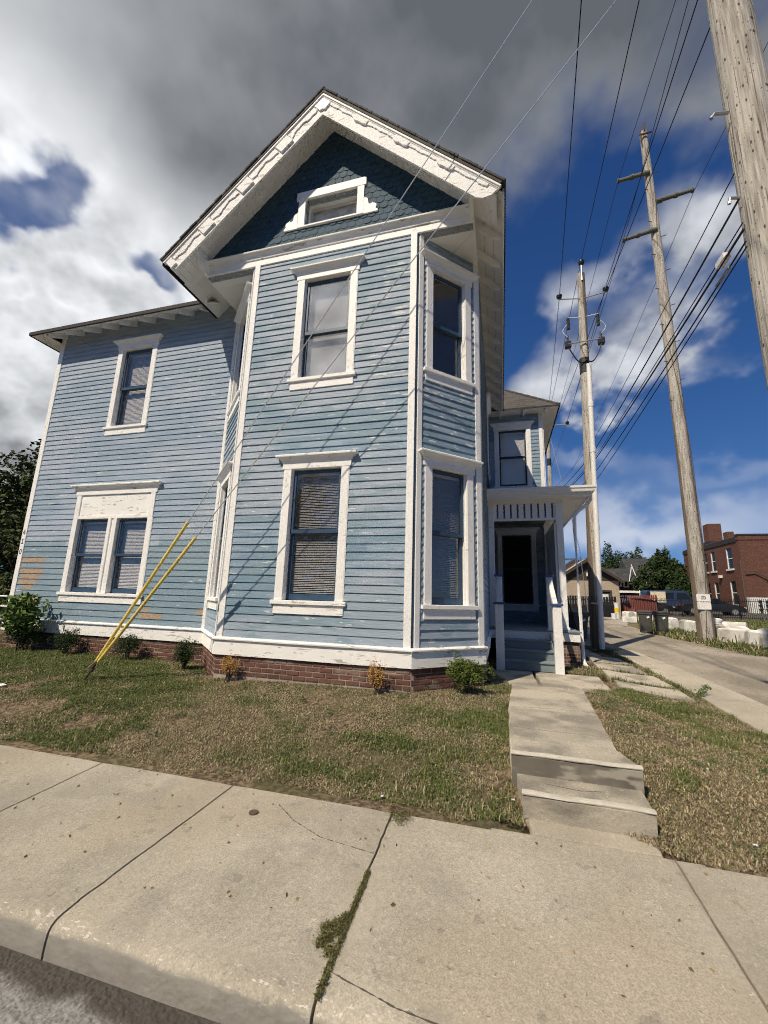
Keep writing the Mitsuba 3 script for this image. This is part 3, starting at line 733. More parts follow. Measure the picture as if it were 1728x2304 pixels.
# corner boards
def cb(fr, u0, u1, z0, z1, name='corner_board', d=0.034, lab=None):
    return ob(name, MB().add(*fr.box(u0, u1, 0.0, d, z0, z1, 0.003)).mesh(), 'mat_white', house, label=lab)
cb(FF, -4.43, -4.43+0.110, -0.685, 6.222); cb(FF, -1.245-0.110, -1.245, -0.685, 6.222)
cb(FR, 0.030, 0.117, -0.685, 6.212); cb(FR, CH-0.107, CH, -0.685, 6.212); cb(FL, 0.0, 0.058, -0.685, 6.212); cb(FL, CHL-0.10, CHL-0.03, -0.685, 6.212)
ob('corner_fillet', MB().add(*FR.box(-0.002, 0.029, 0.0, 0.016, -0.685, 6.212)).mesh(), 'mat_sash', house)
ob('corner_fillet', MB().add(*FL.box(CHL-0.029, CHL+0.002, 0.0, 0.016, -0.685, 6.212)).mesh(), 'mat_sash', house)
cornr = cb(FW, -10.86, -10.86+0.135, -0.685, 6.40, lab='white corner board with house number')
cb(FB, 1.326, 1.44, -0.60, 6.26); cb(FE, 13.8, 13.9, -0.60, 6.26); cb(FS, 6.965, 7.03, -0.685, 6.2); cb(FW, -5.60, -5.552, -0.685, 6.38)
for ch, zt in (('4', 1.205), ('1', 0.985), ('0', 0.745)):
    t = meshkit.text_mesh(ch, 0.115, 0.004, bold=True)
    v = np.array(t.vertices); cx = (v[:, 0].min()+v[:, 0].max())/2
    w = FW.w(np.column_stack([-10.793+(v[:, 0]-cx)*0.85, 0.034+v[:, 2], zt+v[:, 1]]))
    ob('numeral', (w, np.array(t.faces)[:, ::-1]), 'mat_ink', house)

# water table: board, sloped cap
def water_table(fr, u0, u1, a0=0.0, a1=0.0):
    m = []
    for z, d in ((-0.957, 0.0), (-0.957, 0.045), (-0.722, 0.045)):
        pass
    prof = [(-0.03, -0.957), (0.044, -0.957), (0.044, -0.735), (0.060, -0.733), (0.078, -0.727), (0.080, -0.708), (0.030, -0.684), (-0.03, -0.684)]
    us = np.linspace(u0, u1, 6); rings = []
    for i, u in enumerate(us):
        r = []
        for d, z in prof:
            uu = u+(a0*max(d, 0) if i == 0 else a1*max(d, 0) if i == 5 else 0)
            r.append([uu, d+(0 if d < 0 else rng.normal(0, 0.0012)), z+rng.normal(0, 0.0012)])
        rings.append(fr.w(r))
    v, f = loft(rings)
    ob('water_table', (v, f), 'mat_peeling_white', house)
T22 = math.tan(math.radians(22.5))
water_table(FF, -4.43, -1.245, -T22, T22); water_table(FR, 0, CH, -T22, T22); water_table(FL, 0, CHL, T22*0, T22)
water_table(FW, -10.86, -5.548, -1.0, 0.0); water_table(FS, 6.95, 10.2)

# brick foundation: every brick is a piece, mortar behind it
def foundation(name, fr, u0, u1, ztop, zbot, start=0.0, depth=0.095, pieces=True, par=None):
    key = ob(name, MB().add(*fr.box(u0, u1, -0.35, -0.006, zbot-0.25, ztop)).mesh(), 'mat_mortar', par or house)
    ch, bl = 0.0735, 0.212
    r = 0; z = ztop-ch-0.004; bulk = MB()
    while z > zbot:
        u = u0-((start+r*0.5) % 1)*bl
        while u < u1:
            a, b = max(u, u0)+0.0065, min(u+bl, u1)-0.0065
            if b-a > 0.03:
                o = rng.normal(0, 0.0022)
                h = ch-0.0145+rng.normal(0, 0.001)
                v, f = fr.box(a, b, -0.09, 0.004+o, z, z+h, 0.004)
                v = v+rng.normal(0, 0.0009, v.shape)
                if pieces: ob('brick', (v, f), 'mat_brick', key)
                else: bulk.add(v, f)
            u += bl
        z -= ch; r += 1
    if bulk.v: ob('bricks', bulk.mesh(), 'mat_brick', key, kind='stuff')
    return key
foundation('bay_foundation', FF, -4.43, -1.245, -0.955, -1.30)
foundation('right_bay_foundation', FR, 0, CH, -0.955, -1.33, 0.3)
foundation('left_bay_foundation', FL, 0, CHL, -0.955, -1.38, 0.1, pieces=False)
foundation('wing_foundation', FW, -10.86, -5.55, -0.955, -1.36, 0.2)
foundation('side_foundation', FS, 6.95, 13.8, -0.955, -1.40, 0.2, pieces=False)

# ------------------------------------------------------------------ the gable
PX, PZ, SL = -2.965, 9.30, 0.955        # ridge x, top of roof at the ridge, slope
EXL, EXR = -6.15, 0.20                  # eave lines
YF, YW = 5.50, 6.0
NRM = 1/math.hypot(1, SL)
def roof_z(x): return PZ-SL*abs(x-PX)
SOFF = 0.245                            # soffit below the roof top
gp = Polygon([(-5.548, 6.20), (-0.30, 6.20), (-0.30, roof_z(-0.30)-SOFF), (PX, PZ-SOFF), (-5.548, roof_z(-5.548)-SOFF)])
gw = sbox(-3.455, 6.905, -2.395, 7.520)
gable = ob('gable_wall', fprism(FF, gp.difference(gw), -0.13, -0.002), 'mat_shingle', house)
# fish-scale shingles, one by one
SW, SE = 0.152, 0.132
zone = Polygon([(-5.53, 6.48), (-0.32, 6.48), (-0.32, roof_z(-0.32)-SOFF), (PX, PZ-SOFF), (-5.53, roof_z(-5.53)-SOFF)]).difference(sbox(-3.60, 6.865, -2.27, 7.66))
r = 0; nsh = 0; z = 6.40
bulk = MB()
while z < 9.1:
    u = -5.60+(r % 2)*SW/2
    while u < -0.2:
        w = SW-0.006+rng.normal(0, 0.002); L = 0.185
        zz = z+rng.normal(0, 0.004)
        th = np.linspace(math.pi, 2*math.pi, 7)
        octo = [(u+0.003+w/2+w/2*math.cos(t)*1.0, zz+0.052+0.052*math.sin(t)*1.0) for t in th]
        poly = Polygon([(u+0.003, zz+L), *octo, (u+0.003+w, zz+L)])
        q = poly.intersection(zone)
        if q.area > 0.0012 and q.geom_type == 'Polygon':
            tl = rng.normal(0, 0.0018)
            v, f = prism2(q, lambda a, b, d: FF.w(np.column_stack([a, 0.003+d*(0.016+tl-0.075*(b-zz)).clip(0.0035), b])), 0.0, 1.0)
            f = f[:, ::-1]
            if nsh < 298 and (zz < 7.55 or abs(u-PX) < 1.5): nsh += 1; ob('shingle', (v, f), 'mat_shingle', gable)
            else: bulk.add(v, f)
        u += SW
    z += SE; r += 1
if bulk.v: ob('shingles', bulk.mesh(), 'mat_shingle', gable, kind='stuff')

# small attic window
k = thing(f'{house}__gable_window', 'small square attic window with scrolled white brackets')
W = 'mat_white'
ob('head_board', MB().add(*FF.box(-3.648, -2.225, 0, 0.046, 7.520, 7.695, 0.003)).mesh(), W, k)
for a, b in ((-3.60, -3.455), (-2.395, -2.262)): ob('casing', MB().add(*FF.box(a, b, 0, 0.040, 6.905, 7.522, 0.003)).mesh(), W, k)
ob('sill', MB().add(*FF.box(-3.60, -2.262, -0.1, 0.055, 6.868, 6.905, 0.004)).mesh(), W, k)
j = MB()
for a, b, z0, z1 in ((-3.475, -3.455, 6.9, 7.52), (-2.395, -2.375, 6.9, 7.52), (-3.475, -2.375, 7.52, 7.54)): j.add(*FF.box(a, b, -0.24, 0.002, z0, z1))
ob('jamb', j.mesh(), W, k)
ob('sash', fprism(FF, sbox(-3.455, 6.905, -2.395, 7.52).difference(sbox(-3.42, 6.935, -2.43, 7.48)), -0.24, -0.205), 'mat_interior', k)
ob('pane', (FF.w([[-3.43, -0.222, 6.93], [-2.42, -0.222, 6.93], [-2.42, -0.222, 7.49], [-3.43, -0.222, 7.49]]), np.array([[0, 3, 2], [0, 2, 1]])), 'mat_glass', k)
ob('backing', MB().add(*FF.box(-3.46, -2.39, -0.30, -0.27, 6.9, 7.53)).mesh(), 'mat_dusty', k)
def scroll(side):
    pts = [(0, 0), (0.27, 0.0), (0.28, 0.03), (0.235, 0.065)]
    pts += [(0.185+0.062*math.cos(t), 0.125+0.062*math.sin(t)) for t in np.linspace(-0.7, 1.7, 8)]
    pts += [(0.125+0.05*math.cos(t)*0.9, 0.235-0.055*math.sin(t)) for t in np.linspace(0.4, 2.4, 5)]
    pts += [(0.085, 0.25), (0.075, 0.31), (0.05, 0.34), (0.02, 0.345), (0.0, 0.37)]
    p = Polygon(pts).buffer(0)
    return p if side > 0 else affinity.scale(p, -1, 1, origin=(0, 0))
ob('bracket', fprism(FF, affinity.translate(scroll(1), -2.258, 6.872), 0.0, 0.042), W, k)
ob('bracket', fprism(FF, affinity.translate(scroll(-1), -3.604, 6.872), 0.0, 0.042), W, k)

# frieze under the gable
lv = []
for z, d in ((6.328, 0.030), (6.345, 0.036), (6.350, 0.052), (6.385, 0.058), (6.420, 0.080), (6.450, 0.112), (6.456, 0.118), (6.458, 0.132), (6.482, 0.134), (6.492, 0.120)):
    lv.append(FF.w([[-5.560, -0.01, z], [-5.560, d, z], [-0.29, d, z], [-0.29, -0.01, z]]))
v, f = loft(lv); ob('frieze_moulding', (v, f[:, ::-1]), 'mat_peeling_white', house)
ob('frieze_board', MB().add(*FF.box(-5.558, -0.292, 0.0, 0.034, 6.212, 6.330, 0.003)).mesh(), W, house)
# soffits of the square corners over the canted sides
def tri_soffit(pts, n):
    P = Polygon(pts); key = thing(f'{house}__bay_soffit')
    x0, y0, x1, y1 = P.bounds
    for i in range(n):
        q = P.intersection(sbox(x0, y0+(y1-y0)*i/n+0.002, x1, y0+(y1-y0)*(i+1)/n-0.002))
        if q.is_empty or q.area < 1e-4: continue
        v, f = prism2(q, lambda a, b, d: np.column_stack([a, b, d]), 6.200+0.002*(i % 2), 6.222)
        ob('board', (v, f), W, key)
tri_soffit([(-1.262, 6.0), (-0.298, 6.0), (-0.298, 6.98)], 1)
tri_soffit([(-4.42, 6.0), (-5.555, 6.0), (-5.555, 7.10)], 7)
ob('box_side', MB().box(-0.302, -0.280, 6.0, 13.3, 6.20, 6.62).mesh(), W, house)
ob('box_side', MB().box(-5.572, -5.55, 6.0, 7.5, 6.20, 6.62).mesh(), W, house)

# roof planes with shingle thickness at the rake
def slope_pt(side, s, y, off):
    """A point on the roof plane: s metres of slope length from the ridge, off metres below the top, measured square to it."""
    x = PX+side*s*NRM-side*off*SL*NRM*0
    return np.column_stack([PX+side*(s*NRM-off*SL*NRM), y, PZ-s*SL*NRM-off*NRM])
YB = 13.4
LL = {-1: (PX-EXL)/NRM, 1: (EXR-PX)/NRM}
for side in (-1, 1):
    L = LL[side]
    rk = thing(f'{house}__roof')
    o = slope_pt(side, np.array([-0.0, L, L, 0]), np.array([YF-0.09]*4), np.array([0.03, 0.03, 0.080, 0.080]))
    o2 = o.copy(); o2[:, 1] = YB
    v, f = loft([o, o2]); ob('deck', (v, f), 'mat_dark_edge', rk)
    n = int(L/0.135); m = MB()
    for i in range(n+1):
        s0 = i*L/n-0.02; s1 = min((i+1)*L/n+0.015, L+0.03)
        jog = rng.uniform(-0.008, 0.008)
        a = slope_pt(side, np.array([s0, s1, s1, s0]), np.array([YF-0.105+jog]*4), np.array([0.006, -0.008, 0.031, 0.031])); b = a.copy(); b[:, 1] = YB
        v, f = loft([a, b]); m.add(v, f)
    ob('shingles', m.mesh(), 'mat_roof', rk, kind='stuff')
    # sloping soffit boards between the fascia and the gable wall
    sk = thing(f'{house}__rake_soffit'); s = 0.168*SL; i = 0
    while s < L-0.02:
        w = rng.uniform(0.13, 0.19); e = min(s+w-0.003, L)
        dd = rng.normal(0, 0.002)
        a = slope_pt(side, np.array([s, e, e, s]), np.array([YF+0.03]*4), np.array([0.168+dd, 0.168+dd, 0.188+dd, 0.188+dd])); b = a.copy(); b[:, 1] = YW+0.10+rng.uniform(0, 0.02)
        v, f = loft([a, b]); ob('board', (v, f), W, sk)
        s += w; i += 1

# rake boards (fascia) with applied blocks and broken scalloped strips
def rake(side):
    L = LL[side]
    rk = thing(f'{house}__rake_board')
    to3 = lambda y0: (lambda a, b, d: np.column_stack([PX+side*(a*NRM-b*SL*NRM), YF+y0-d, PZ-a*SL*NRM-b*NRM]))
    fl = lambda vf: (vf[0], vf[1] if side < 0 else vf[1])
    base = Polygon([(0.04*SL, 0.05), (L+0.0, 0.05), (L+0.0, 0.05), (L-0.02, 0.30) if side < 0 else (L-0.02, 0.26), (L-0.06, 0.40) if side < 0 else (L-0.10, 0.365), (L-0.2, 0.405), (0.405*SL, 0.405)])
    ob('board', fix(prism2(base, to3(0.0), 0.0, 0.035)), 'mat_peeling_white', rk)
    for q0, q1, d in ((0.082, 0.112, 0.080), (0.110, 0.128, 0.060), (0.128, 0.142, 0.045)):
        ob('moulding', fix(prism2(Polygon([(q0*SL, q0), (L+0.02, q0), (L+0.02-(0 if side < 0 else 0.0), q1), (q1*SL, q1)]), to3(0.0), 0.034, d)), W, rk)
    step = L/4.2
    ob('block', fix(prism2(Polygon([(0.15*SL, 0.15), (0.36, 0.15), (0.37, 0.31), (0.33, 0.335), (0.3*SL, 0.335)]), to3(0.0), 0.034, 0.066)), W, rk)
    for i in range(1, 5 if side < 0 else 4):
        c = 0.20+step*i
        if side < 0: p = sbox(c-0.15, 0.145, min(c+0.15, L-0.02), 0.345)
        else: p = Polygon([(c-0.17, 0.142), (c+0.17, 0.142), (c+0.17, 0.215), (c+0.10, 0.238), (c-0.02, 0.232), (c-0.10, 0.245), (c-0.17, 0.222)])
        ob('block', fix(prism2(p, to3(0.0), 0.034, 0.072)), 'mat_peeling_white', rk)
    for i in range(0, 4):
        a0 = 0.20+step*i+0.18; a1 = 0.20+step*(i+1)-0.17
        aa = np.linspace(a0, min(a1, L-0.05), 26)
        if side < 0: wob = 0.235+0.028*np.sin((aa-a0)*11.0+i)+0.010*np.sin((aa-a0)*31+i*2)+rng.normal(0, 0.003, 26)
        else: wob = 0.195+0.006*np.sin((aa-a0)*20+i)+rng.normal(0, 0.004, 26)
        p = Polygon([(a0, 0.142), (aa[-1], 0.142), *[(x, y) for x, y in zip(aa[::-1], wob[::-1])]])
        ob('scalloped_strip', fix(prism2(p, to3(0.0), 0.034, 0.056)), 'mat_peeling_white', rk)
def fix(vf):
    m = trimesh.Trimesh(*vf, process=False)
    if m.volume < 0: return vf[0], np.asarray(vf[1])[:, ::-1]
    return vf
rake(-1); rake(1)
# rafter tails and level soffit boards under the long eaves
ev = thing(f'{house}__side_eave')
for i, y in enumerate(np.arange(6.3, 13.3, 0.62)):
    p = Polygon([(-0.30, roof_z(-0.30)-0.20), (0.13, roof_z(0.13)-0.20), (0.13, roof_z(0.13)-0.27), (-0.02, roof_z(0.0)-0.34), (-0.30, roof_z(-0.3)-0.36)])
    ob('rafter_tail', fix(prism2(p, lambda a, b, d: np.column_stack([a, d, b]), y-0.026, y+0.026)), W, ev)
for a0, a1 in ((-0.30, -0.14), (-0.135, 0.02), (0.025, 0.175)):
    v, f = loft([np.array([[a0, y, roof_z(a0)-0.125], [a1, y, roof_z(a1)-0.125], [a1, y, roof_z(a1)-0.105], [a0, y, roof_z(a0)-0.105]]) for y in (6.0, 13.35)])
    ob('soffit_board', fix((v, f)), W, ev)
ob('eave_trim', MB().box(0.176, 0.200, 5.52, 13.38, 6.10, 6.235).mesh(), W, ev)
ob('drip_edge', MB().box(0.200, 0.222, 5.47, 13.38, 6.165, 6.262).mesh(), 'mat_dark_edge', ev)
for a0, a1 in ((-0.30, -0.14), (-0.135, 0.02), (0.025, 0.175)):
    v, f = loft([np.array([[a0, y, roof_z(a0)-0.125], [a1, y, roof_z(a1)-0.125], [a1, y, roof_z(a1)-0.105], [a0, y, roof_z(a0)-0.105]]) for y in (5.535, 5.997)])
    ob('soffit_board', fix((v, f)), W, ev)
for y in np.arange(6.05, 13.2, 0.62):
    pass
le = thing(f'{house}__left_eave')
for a0, a1 in ((-6.11, -5.95), (-5.945, -5.78), (-5.775, -5.56)):
    v, f = loft([np.array([[a0, y, roof_z(a0)-0.125], [a1, y, roof_z(a1)-0.125], [a1, y, roof_z(a1)-0.105], [a0, y, roof_z(a0)-0.105]]) for y in (6.0, 7.6)])
    ob('soffit_board', fix((v, f)), W, le)
ob('drip_edge', MB().box(-6.165, -6.14, 5.47, 8.2, 6.165, 6.262).mesh(), 'mat_dark_edge', le)
# knee brackets at both gable ends
for x0 in (-5.56, -0.345):
    p = Polygon([(YW, 6.45), (YF+0.06, 6.45), (YF+0.04, 6.36), (YW-0.22, 6.26), (YW-0.05, 6.05), (YW, 6.05)])
    s_ = -1 if x0 < -3 else 1
    z_up = 0
    ob('end_bracket', fix(prism2(Polygon([(YW+0.0, 6.21), (YW, roof_z(x0)-SOFF+0.02), (YF+0.04, roof_z(x0)-SOFF+0.02), (YF+0.05, roof_z(x0)-SOFF-0.06), (YF+0.22, 6.32), (YW-0.13, 6.215)]), lambda a, b, d: np.column_stack([d, a, b]), x0, x0+0.06)), W, house)

# ------------------------------------------------------------------ wing roof and eave
wr = thing(f'{house}__wing_roof')
EY, EZ, ELX = 6.60, 6.235, -11.30
WS = 0.62
def wz(y): return EZ+WS*(y-EY)
v = np.array([[ELX, EY, EZ], [-5.9, EY, EZ], [-5.9, 10.4, wz(10.4)], [ELX+3.8, 10.4, wz(10.4)], [ELX, 14.2, EZ], [-5.9, 14.2, EZ]], float)
f = np.array([[0, 1, 2], [0, 2, 3], [0, 3, 4], [4, 3, 5], [3, 2, 5]])
ob('shingles', (np.vstack([v, v+[0, 0, 0.04]]), np.vstack([f[:, ::-1], f+6])), 'mat_roof', wr, kind='stuff')
ob('drip_edge', MB().box(ELX-0.01, -6.12, EY-0.02, EY+0.012, EZ-0.035, EZ+0.05).box(ELX-0.02, ELX+0.012, EY, 14.2, EZ-0.035, EZ+0.05).mesh(), 'mat_dark_edge', wr)
m = 9
for i, x in enumerate(np.linspace(-10.72, -6.25, m)):
    p = Polygon([(EY+0.055, wz(EY)-0.03), (7.1, wz(7.1)-0.05), (7.1, wz(7.1)-0.20), (EY+0.075, wz(EY)-0.115)])
    ob('rafter_tail', fix(prism2(p, lambda a, b, d: np.column_stack([d, a, b]), x-0.028, x+0.028)), W, wr)
for a0, a1 in ((EY+0.03, EY+0.20), (EY+0.205, EY+0.36), (EY+0.365, 7.1)):
    v, f = loft([np.array([[x, a0, wz(a0)-0.052], [x, a1, wz(a1)-0.052], [x, a1, wz(a1)-0.03], [x, a0, wz(a0)-0.03]]) for x in (ELX+0.03, -5.9)])
    ob('soffit_board', fix((v, f)), W, wr)
ob('side_soffit', MB().box(ELX+0.03, -10.86, EY+0.03, 14.1, EZ-0.03, EZ-0.012).mesh(), W, wr)
ob('wing_frieze', MB().add(*FW.box(-10.86, -6.0, 0.0, 0.02, 6.385, 6.47)).mesh(), 'mat_clapboard', wr)

# ------------------------------------------------------------------ rear wing hip roof
rr = thing(f'{house}__rear_roof')
RY, RX, RZ, RS = 13.33, 1.95, 6.20, 0.93
def rear_courses():
    m = MB(); n = 12; run = 1.9
    for i in range(n):
        t0, t1 = run*i/n, run*(i+1)/n+0.03
        a = np.array([[-0.6, RY+t0, RZ+RS*t0+0.02], [RX-t0, RY+t0, RZ+RS*t0+0.02], [RX-t1, RY+t1, RZ+RS*t1+0.006], [-0.6, RY+t1, RZ+RS*t1+0.006]])
        b = a-[0, 0, 0.03]; m.add(np.vstack([b, a]), BOXF)
        c = np.array([[RX-t0, RY+t0, RZ+RS*t0+0.02], [RX-t0, 22, RZ+RS*t0+0.02], [RX-t1, 22, RZ+RS*t1+0.006], [RX-t1, RY+t1, RZ+RS*t1+0.006]])
        d = c-[0, 0, 0.03]; m.add(np.vstack([d, c]), BOXF)
    return m.mesh()
ob('shingles', rear_courses(), 'mat_roof', rr, kind='stuff')
hipc = MB()
for i in range(9):
    t = 1.9*i/9; t1 = t+0.25
    hipc.add(*tube([[RX-t, RY+t, RZ+RS*t+0.03], [RX-t1, RY+t1, RZ+RS*t1+0.018]], 0.045, 6))
ob('hip_cap', hipc.mesh(), 'mat_roof', rr)
for x in (0.10, 0.86, 1.55): ob('rafter_tail', MB().box(x-0.028, x+0.028, RY+0.05, 13.8, RZ-0.10, RZ-0.02).mesh(), W, rr)
ob('soffit', MB().box(-0.3, RX-0.03, RY+0.03, 13.8, RZ-0.018, RZ-0.004).box(1.44, RX-0.03, 13.8, 22, RZ-0.018, RZ-0.004).mesh(), W, rr)
ob('drip_edge', MB().box(-0.5, RX+0.012, RY-0.012, RY+0.006, RZ-0.025, RZ+0.03).box(RX-0.004, RX+0.014, RY, 22, RZ-0.025, RZ+0.03).mesh(), 'mat_dark_edge', rr)

# ------------------------------------------------------------------ porch
pr = thing(f'{house}__porch_roof')
GX, GY = 2.03, 10.12
v = np.array([[-0.29, GY+0.03, 2.63], [GX-0.03, GY+0.03, 2.63], [GX-0.03, 15.5, 2.63], [1.43, 15.5, 2.95], [1.43, 13.79, 3.45], [-0.29, 13.79, 3.45]])
f = np.array([[0, 1, 4], [0, 4, 5], [1, 2, 3], [1, 3, 4]])
ob('shingles', (np.vstack([v, v+[0, 0, 0.035]]), np.vstack([f[:, ::-1], f+6])), 'mat_roof', pr, kind='stuff')
def gutter(axis):
    pf = [(0.0, 0.0), (0.07, 0.0), (0.078, 0.02), (0.085, 0.055), (0.108, 0.085), (0.112, 0.130), (0.100, 0.135), (0.098, 0.10), (0.07, 0.06), (0.06, 0.012), (0.01, 0.012), (0.0, 0.14)]
    return pf
pf = gutter(0)
def gut(side):
    rings = []
    for t in (0, 1):
        r = []
        for d, z in pf:
            if side == 'front': r.append([(-0.29 if t == 0 else GX+d), GY-d, 2.515+z])
            else: r.append([GX+d, (GY-d if t == 0 else 15.5), 2.515+z])
        rings.append(np.array(r))
    k = len(pf); v = np.vstack(rings); f = [[j, (j+1) % k, k+(j+1) % k, k+j] for j in range(k)]
    return v, np.array(f)
ob('gutter', gut('front'), 'mat_pvc', pr); ob('gutter', gut('side'), 'mat_pvc', pr)
ob('fascia', MB().box(-0.29, GX, GY+0.002, GY+0.028, 2.44, 2.64).box(GX-0.028, GX-0.002, GY+0.03, 15.5, 2.44, 2.64).mesh(), W, pr)
for i in range(3): ob('soffit_board', MB().box(-0.29, GX-0.03, GY+0.03+0.145*i, GY+0.17+0.145*i, 2.46+0.001*i, 2.475).mesh(), W, pr)
for y in np.arange(10.6, 15.3, 0.30): ob('soffit_board', MB().box(1.47, GX-0.03, y, y+0.292, 2.462, 2.476).mesh(), W, pr)
ob('beam', MB().box(-0.29, 1.47, 10.52, 10.66, 2.375, 2.46).box(1.33, 1.468, 10.66, 13.8, 2.375, 2.458).mesh(), W, pr)
ob('ceiling', MB().box(-0.29, 1.33, 10.66, 13.8, 2.40, 2.43).mesh(), 'mat_step', pr)
def post(x0, x1, y0, y1, z0, z1, name='porch_post'):
    m = MB().box(x0, x1, y0, y1, z0, z1, 0.006).box(x0-0.022, x1+0.022, y0-0.022, y1+0.022, z0, z0+0.06, 0.006).box(x0-0.02, x1+0.02, y0-0.02, y1+0.02, z1-0.07, z1, 0.006)
    return ob(name, m.mesh(), W, house)
post(-0.275, -0.135, 10.52, 10.66, -0.60, 2.375); post(1.305, 1.455, 10.52, 10.66, -0.60, 2.375); post(1.32, 1.44, 13.62, 13.75, -0.60, 2.375)
sf = thing(f'{house}__porch_frieze')
ob('rail', MB().box(-0.135, 1.305, 10.545, 10.635, 1.955, 2.010, 0.004).mesh(), W, sf)
n = 9; x0, x1 = -0.135, 1.305
for i in range(n+1):
    a = x0+(x1-x0)*(i-0.30+0.0)/n; a = max(a, x0); b = min(x0+(x1-x0)*(i+0.44)/n, x1)
    ob('slat', MB().box(a, b, 10.575, 10.600, 2.010, 2.375).mesh(), 'mat_white', sf)
ob('backing', MB().box(x0, x1, 10.602, 10.612, 2.010, 2.375).mesh(), 'mat_blue', sf)
# side screen
ss = thing(f'{house}__porch_side_screen')
for a, b in ((11.35, 12.42), (12.45, 13.60)): ob('panel', MB().box(1.362, 1.392, a, b, -0.02, 1.98).mesh(), W, ss)
ob('rail', MB().box(1.335, 1.42, 10.66, 13.62, 1.98, 2.03).box(1.335, 1.42, 11.3, 13.62, -0.075, -0.02).mesh(), W, ss)
ob('upright', MB().box(1.34, 1.415, 12.40, 12.47, 2.03, 2.375).box(1.34, 1.415, 11.30, 11.36, -0.55, 2.375).mesh(), W, ss)
ob('kick_panel', MB().box(1.365, 1.390, 11.36, 13.62, -0.60, -0.075).mesh(), 'mat_blue', ss)
# floor, skirt, pier
pfk = thing(f'{house}__porch_floor')
for i, y in enumerate(np.arange(10.06, 13.8, 0.13)):
    xr = 1.64
    ob('board', MB().box(-0.295, xr, y, y+0.126, -0.632, -0.600+0.001*(i % 2), 0.002).mesh(), 'mat_step', pfk)
ob('skirt', MB().box(-0.295, 1.61, 10.09, 10.115, -0.815, -0.633).box(1.590, 1.612, 10.115, 13.8, -0.815, -0.633).mesh(), W, house)
foundation('porch_pier', Frame(0, 10.16, 1, 0), 1.26, 1.60, -0.815, -1.40, 0.2)
foundation('porch_pier', Frame(1.60, 0, 0, 1), 10.165, 10.52, -0.815, -1.40, 0.4, pieces=False)
ob('pier_core', MB().box(-0.29, 1.24, 10.6, 10.7, -1.4, -0.83).mesh(), 'mat_screen', house)  # black sheet standing in for the shade under the porch floor
# steps
st = thing(f'{house}__porch_steps')
for i in range(3):
    yb_ = 9.10+0.315*i; zt = -1.152+0.178*i
    ob('riser', MB().box(0.035, 0.985, yb_+0.03, yb_+0.052, zt-0.178, zt-0.034).mesh(), 'mat_step', st)
    ob('tread', MB().box(0.02-0.02*(i == 0), 1.0+0.03*(i == 0), yb_, yb_+0.345, zt-0.034, zt, 0.006).mesh(), 'mat_step', st)
ob('stringer', MB().add(*fix(prism2(Polygon([(9.13, -1.34), (9.13, -1.19), (10.06, -0.66), (10.06, -1.34)]), lambda a, b, d: np.column_stack([d, a, b]), 0.002, 0.033))).add(*fix(prism2(Polygon([(9.13, -1.34), (9.13, -1.19), (10.06, -0.66), (10.06, -1.34)]), lambda a, b, d: np.column_stack([d, a, b]), 0.986, 1.01))).mesh(), 'mat_step', st)
for x0, x1 in ((-0.135, 0.030), (0.965, 1.125)):
    xc = (x0+x1)/2
    ob('newel_post', MB().box(x0, x1, 8.98, 9.13, -1.36, -0.062, 0.005).mesh(), W, st)
    ob('newel_cap', MB().box(x0-0.035, x1+0.035, 8.945, 9.165, -0.062, -0.015, 0.010).mesh(), 'mat_blue', st)
    ob('newel_post', MB().box(x0+0.012, x1-0.012, 10.09, 10.22, -0.60, 0.560, 0.005).box(x0, x1, 10.08, 10.23, -0.60, -0.555).mesh(), W, st)
    ob('newel_cap', MB().box(x0-0.02, x1+0.02, 10.05, 10.26, 0.560, 0.605, 0.010).mesh(), 'mat_blue', st)
    ob('handrail', fix(prism2(Polygon([(9.13, -0.20), (9.13, -0.08), (10.09, 0.54), (10.09, 0.41)]), lambda a, b, d: np.column_stack([d, a, b]), xc-0.045, xc+0.045)), W, st)
# downspout
dsp = thing(f'{house}__downspout')
pts = [(2.075, 10.45, 2.52), (2.07, 10.45, 2.40), (1.99, 10.45, 2.28), (1.80, 10.45, 2.15), (1.70, 10.45, 2.02), (1.69, 10.45, 1.7), (1.695, 10.45, 0.0), (1.70, 10.45, -0.9), (1.70, 10.43, -1.22), (1.715, 10.30, -1.30), (1.76, 10.0, -1.36)]
ob('pipe', tube(pts, 0.042, 8), 'mat_pvc', dsp, smooth=40)
ob('strap', MB().box(1.44, 1.70, 10.44, 10.46, 0.98, 1.02).mesh(), 'mat_pvc', dsp)

# ------------------------------------------------------------------ utility poles
def pole_mesh(base, top, r0, r1, rings=26, sides=28, seed=1):
    base, top = np.array(base, float), np.array(top, float); out = []
    ang = np.arange(sides)*2*np.pi/sides
    for i in range(rings):
        t = i/(rings-1); c = base+(top-base)*t; r = r0+(r1-r0)*t
        rr_ = r*(1+0.035*(meshkit.noise(np.column_stack([np.cos(ang)*1.5+seed, np.sin(ang)*1.5, np.full(sides, t*5)]), seed)-0.5)+0.012*(meshkit.noise(np.column_stack([np.cos(ang)*6+seed, np.sin(ang)*6, np.full(sides, t*3)]), seed+1)-0.5))
        out.append(np.column_stack([c[0]+rr_*np.cos(ang), c[1]+rr_*np.sin(ang), np.full(sides, c[2])]))
    return loft(out)
def insulator(m, x, y, z, s=1.0):
    prof = [(0.0, 0), (0.035, 0), (0.04, 0.03), (0.075, 0.035), (0.08, 0.06), (0.05, 0.07), (0.085, 0.085), (0.085, 0.12), (0.05, 0.15), (0.03, 0.16), (0.0, 0.16)]
    r = trimesh.creation.revolve(np.array(prof)*s, sections=14); r.apply_translation([x, y, z]); m.tm(r)

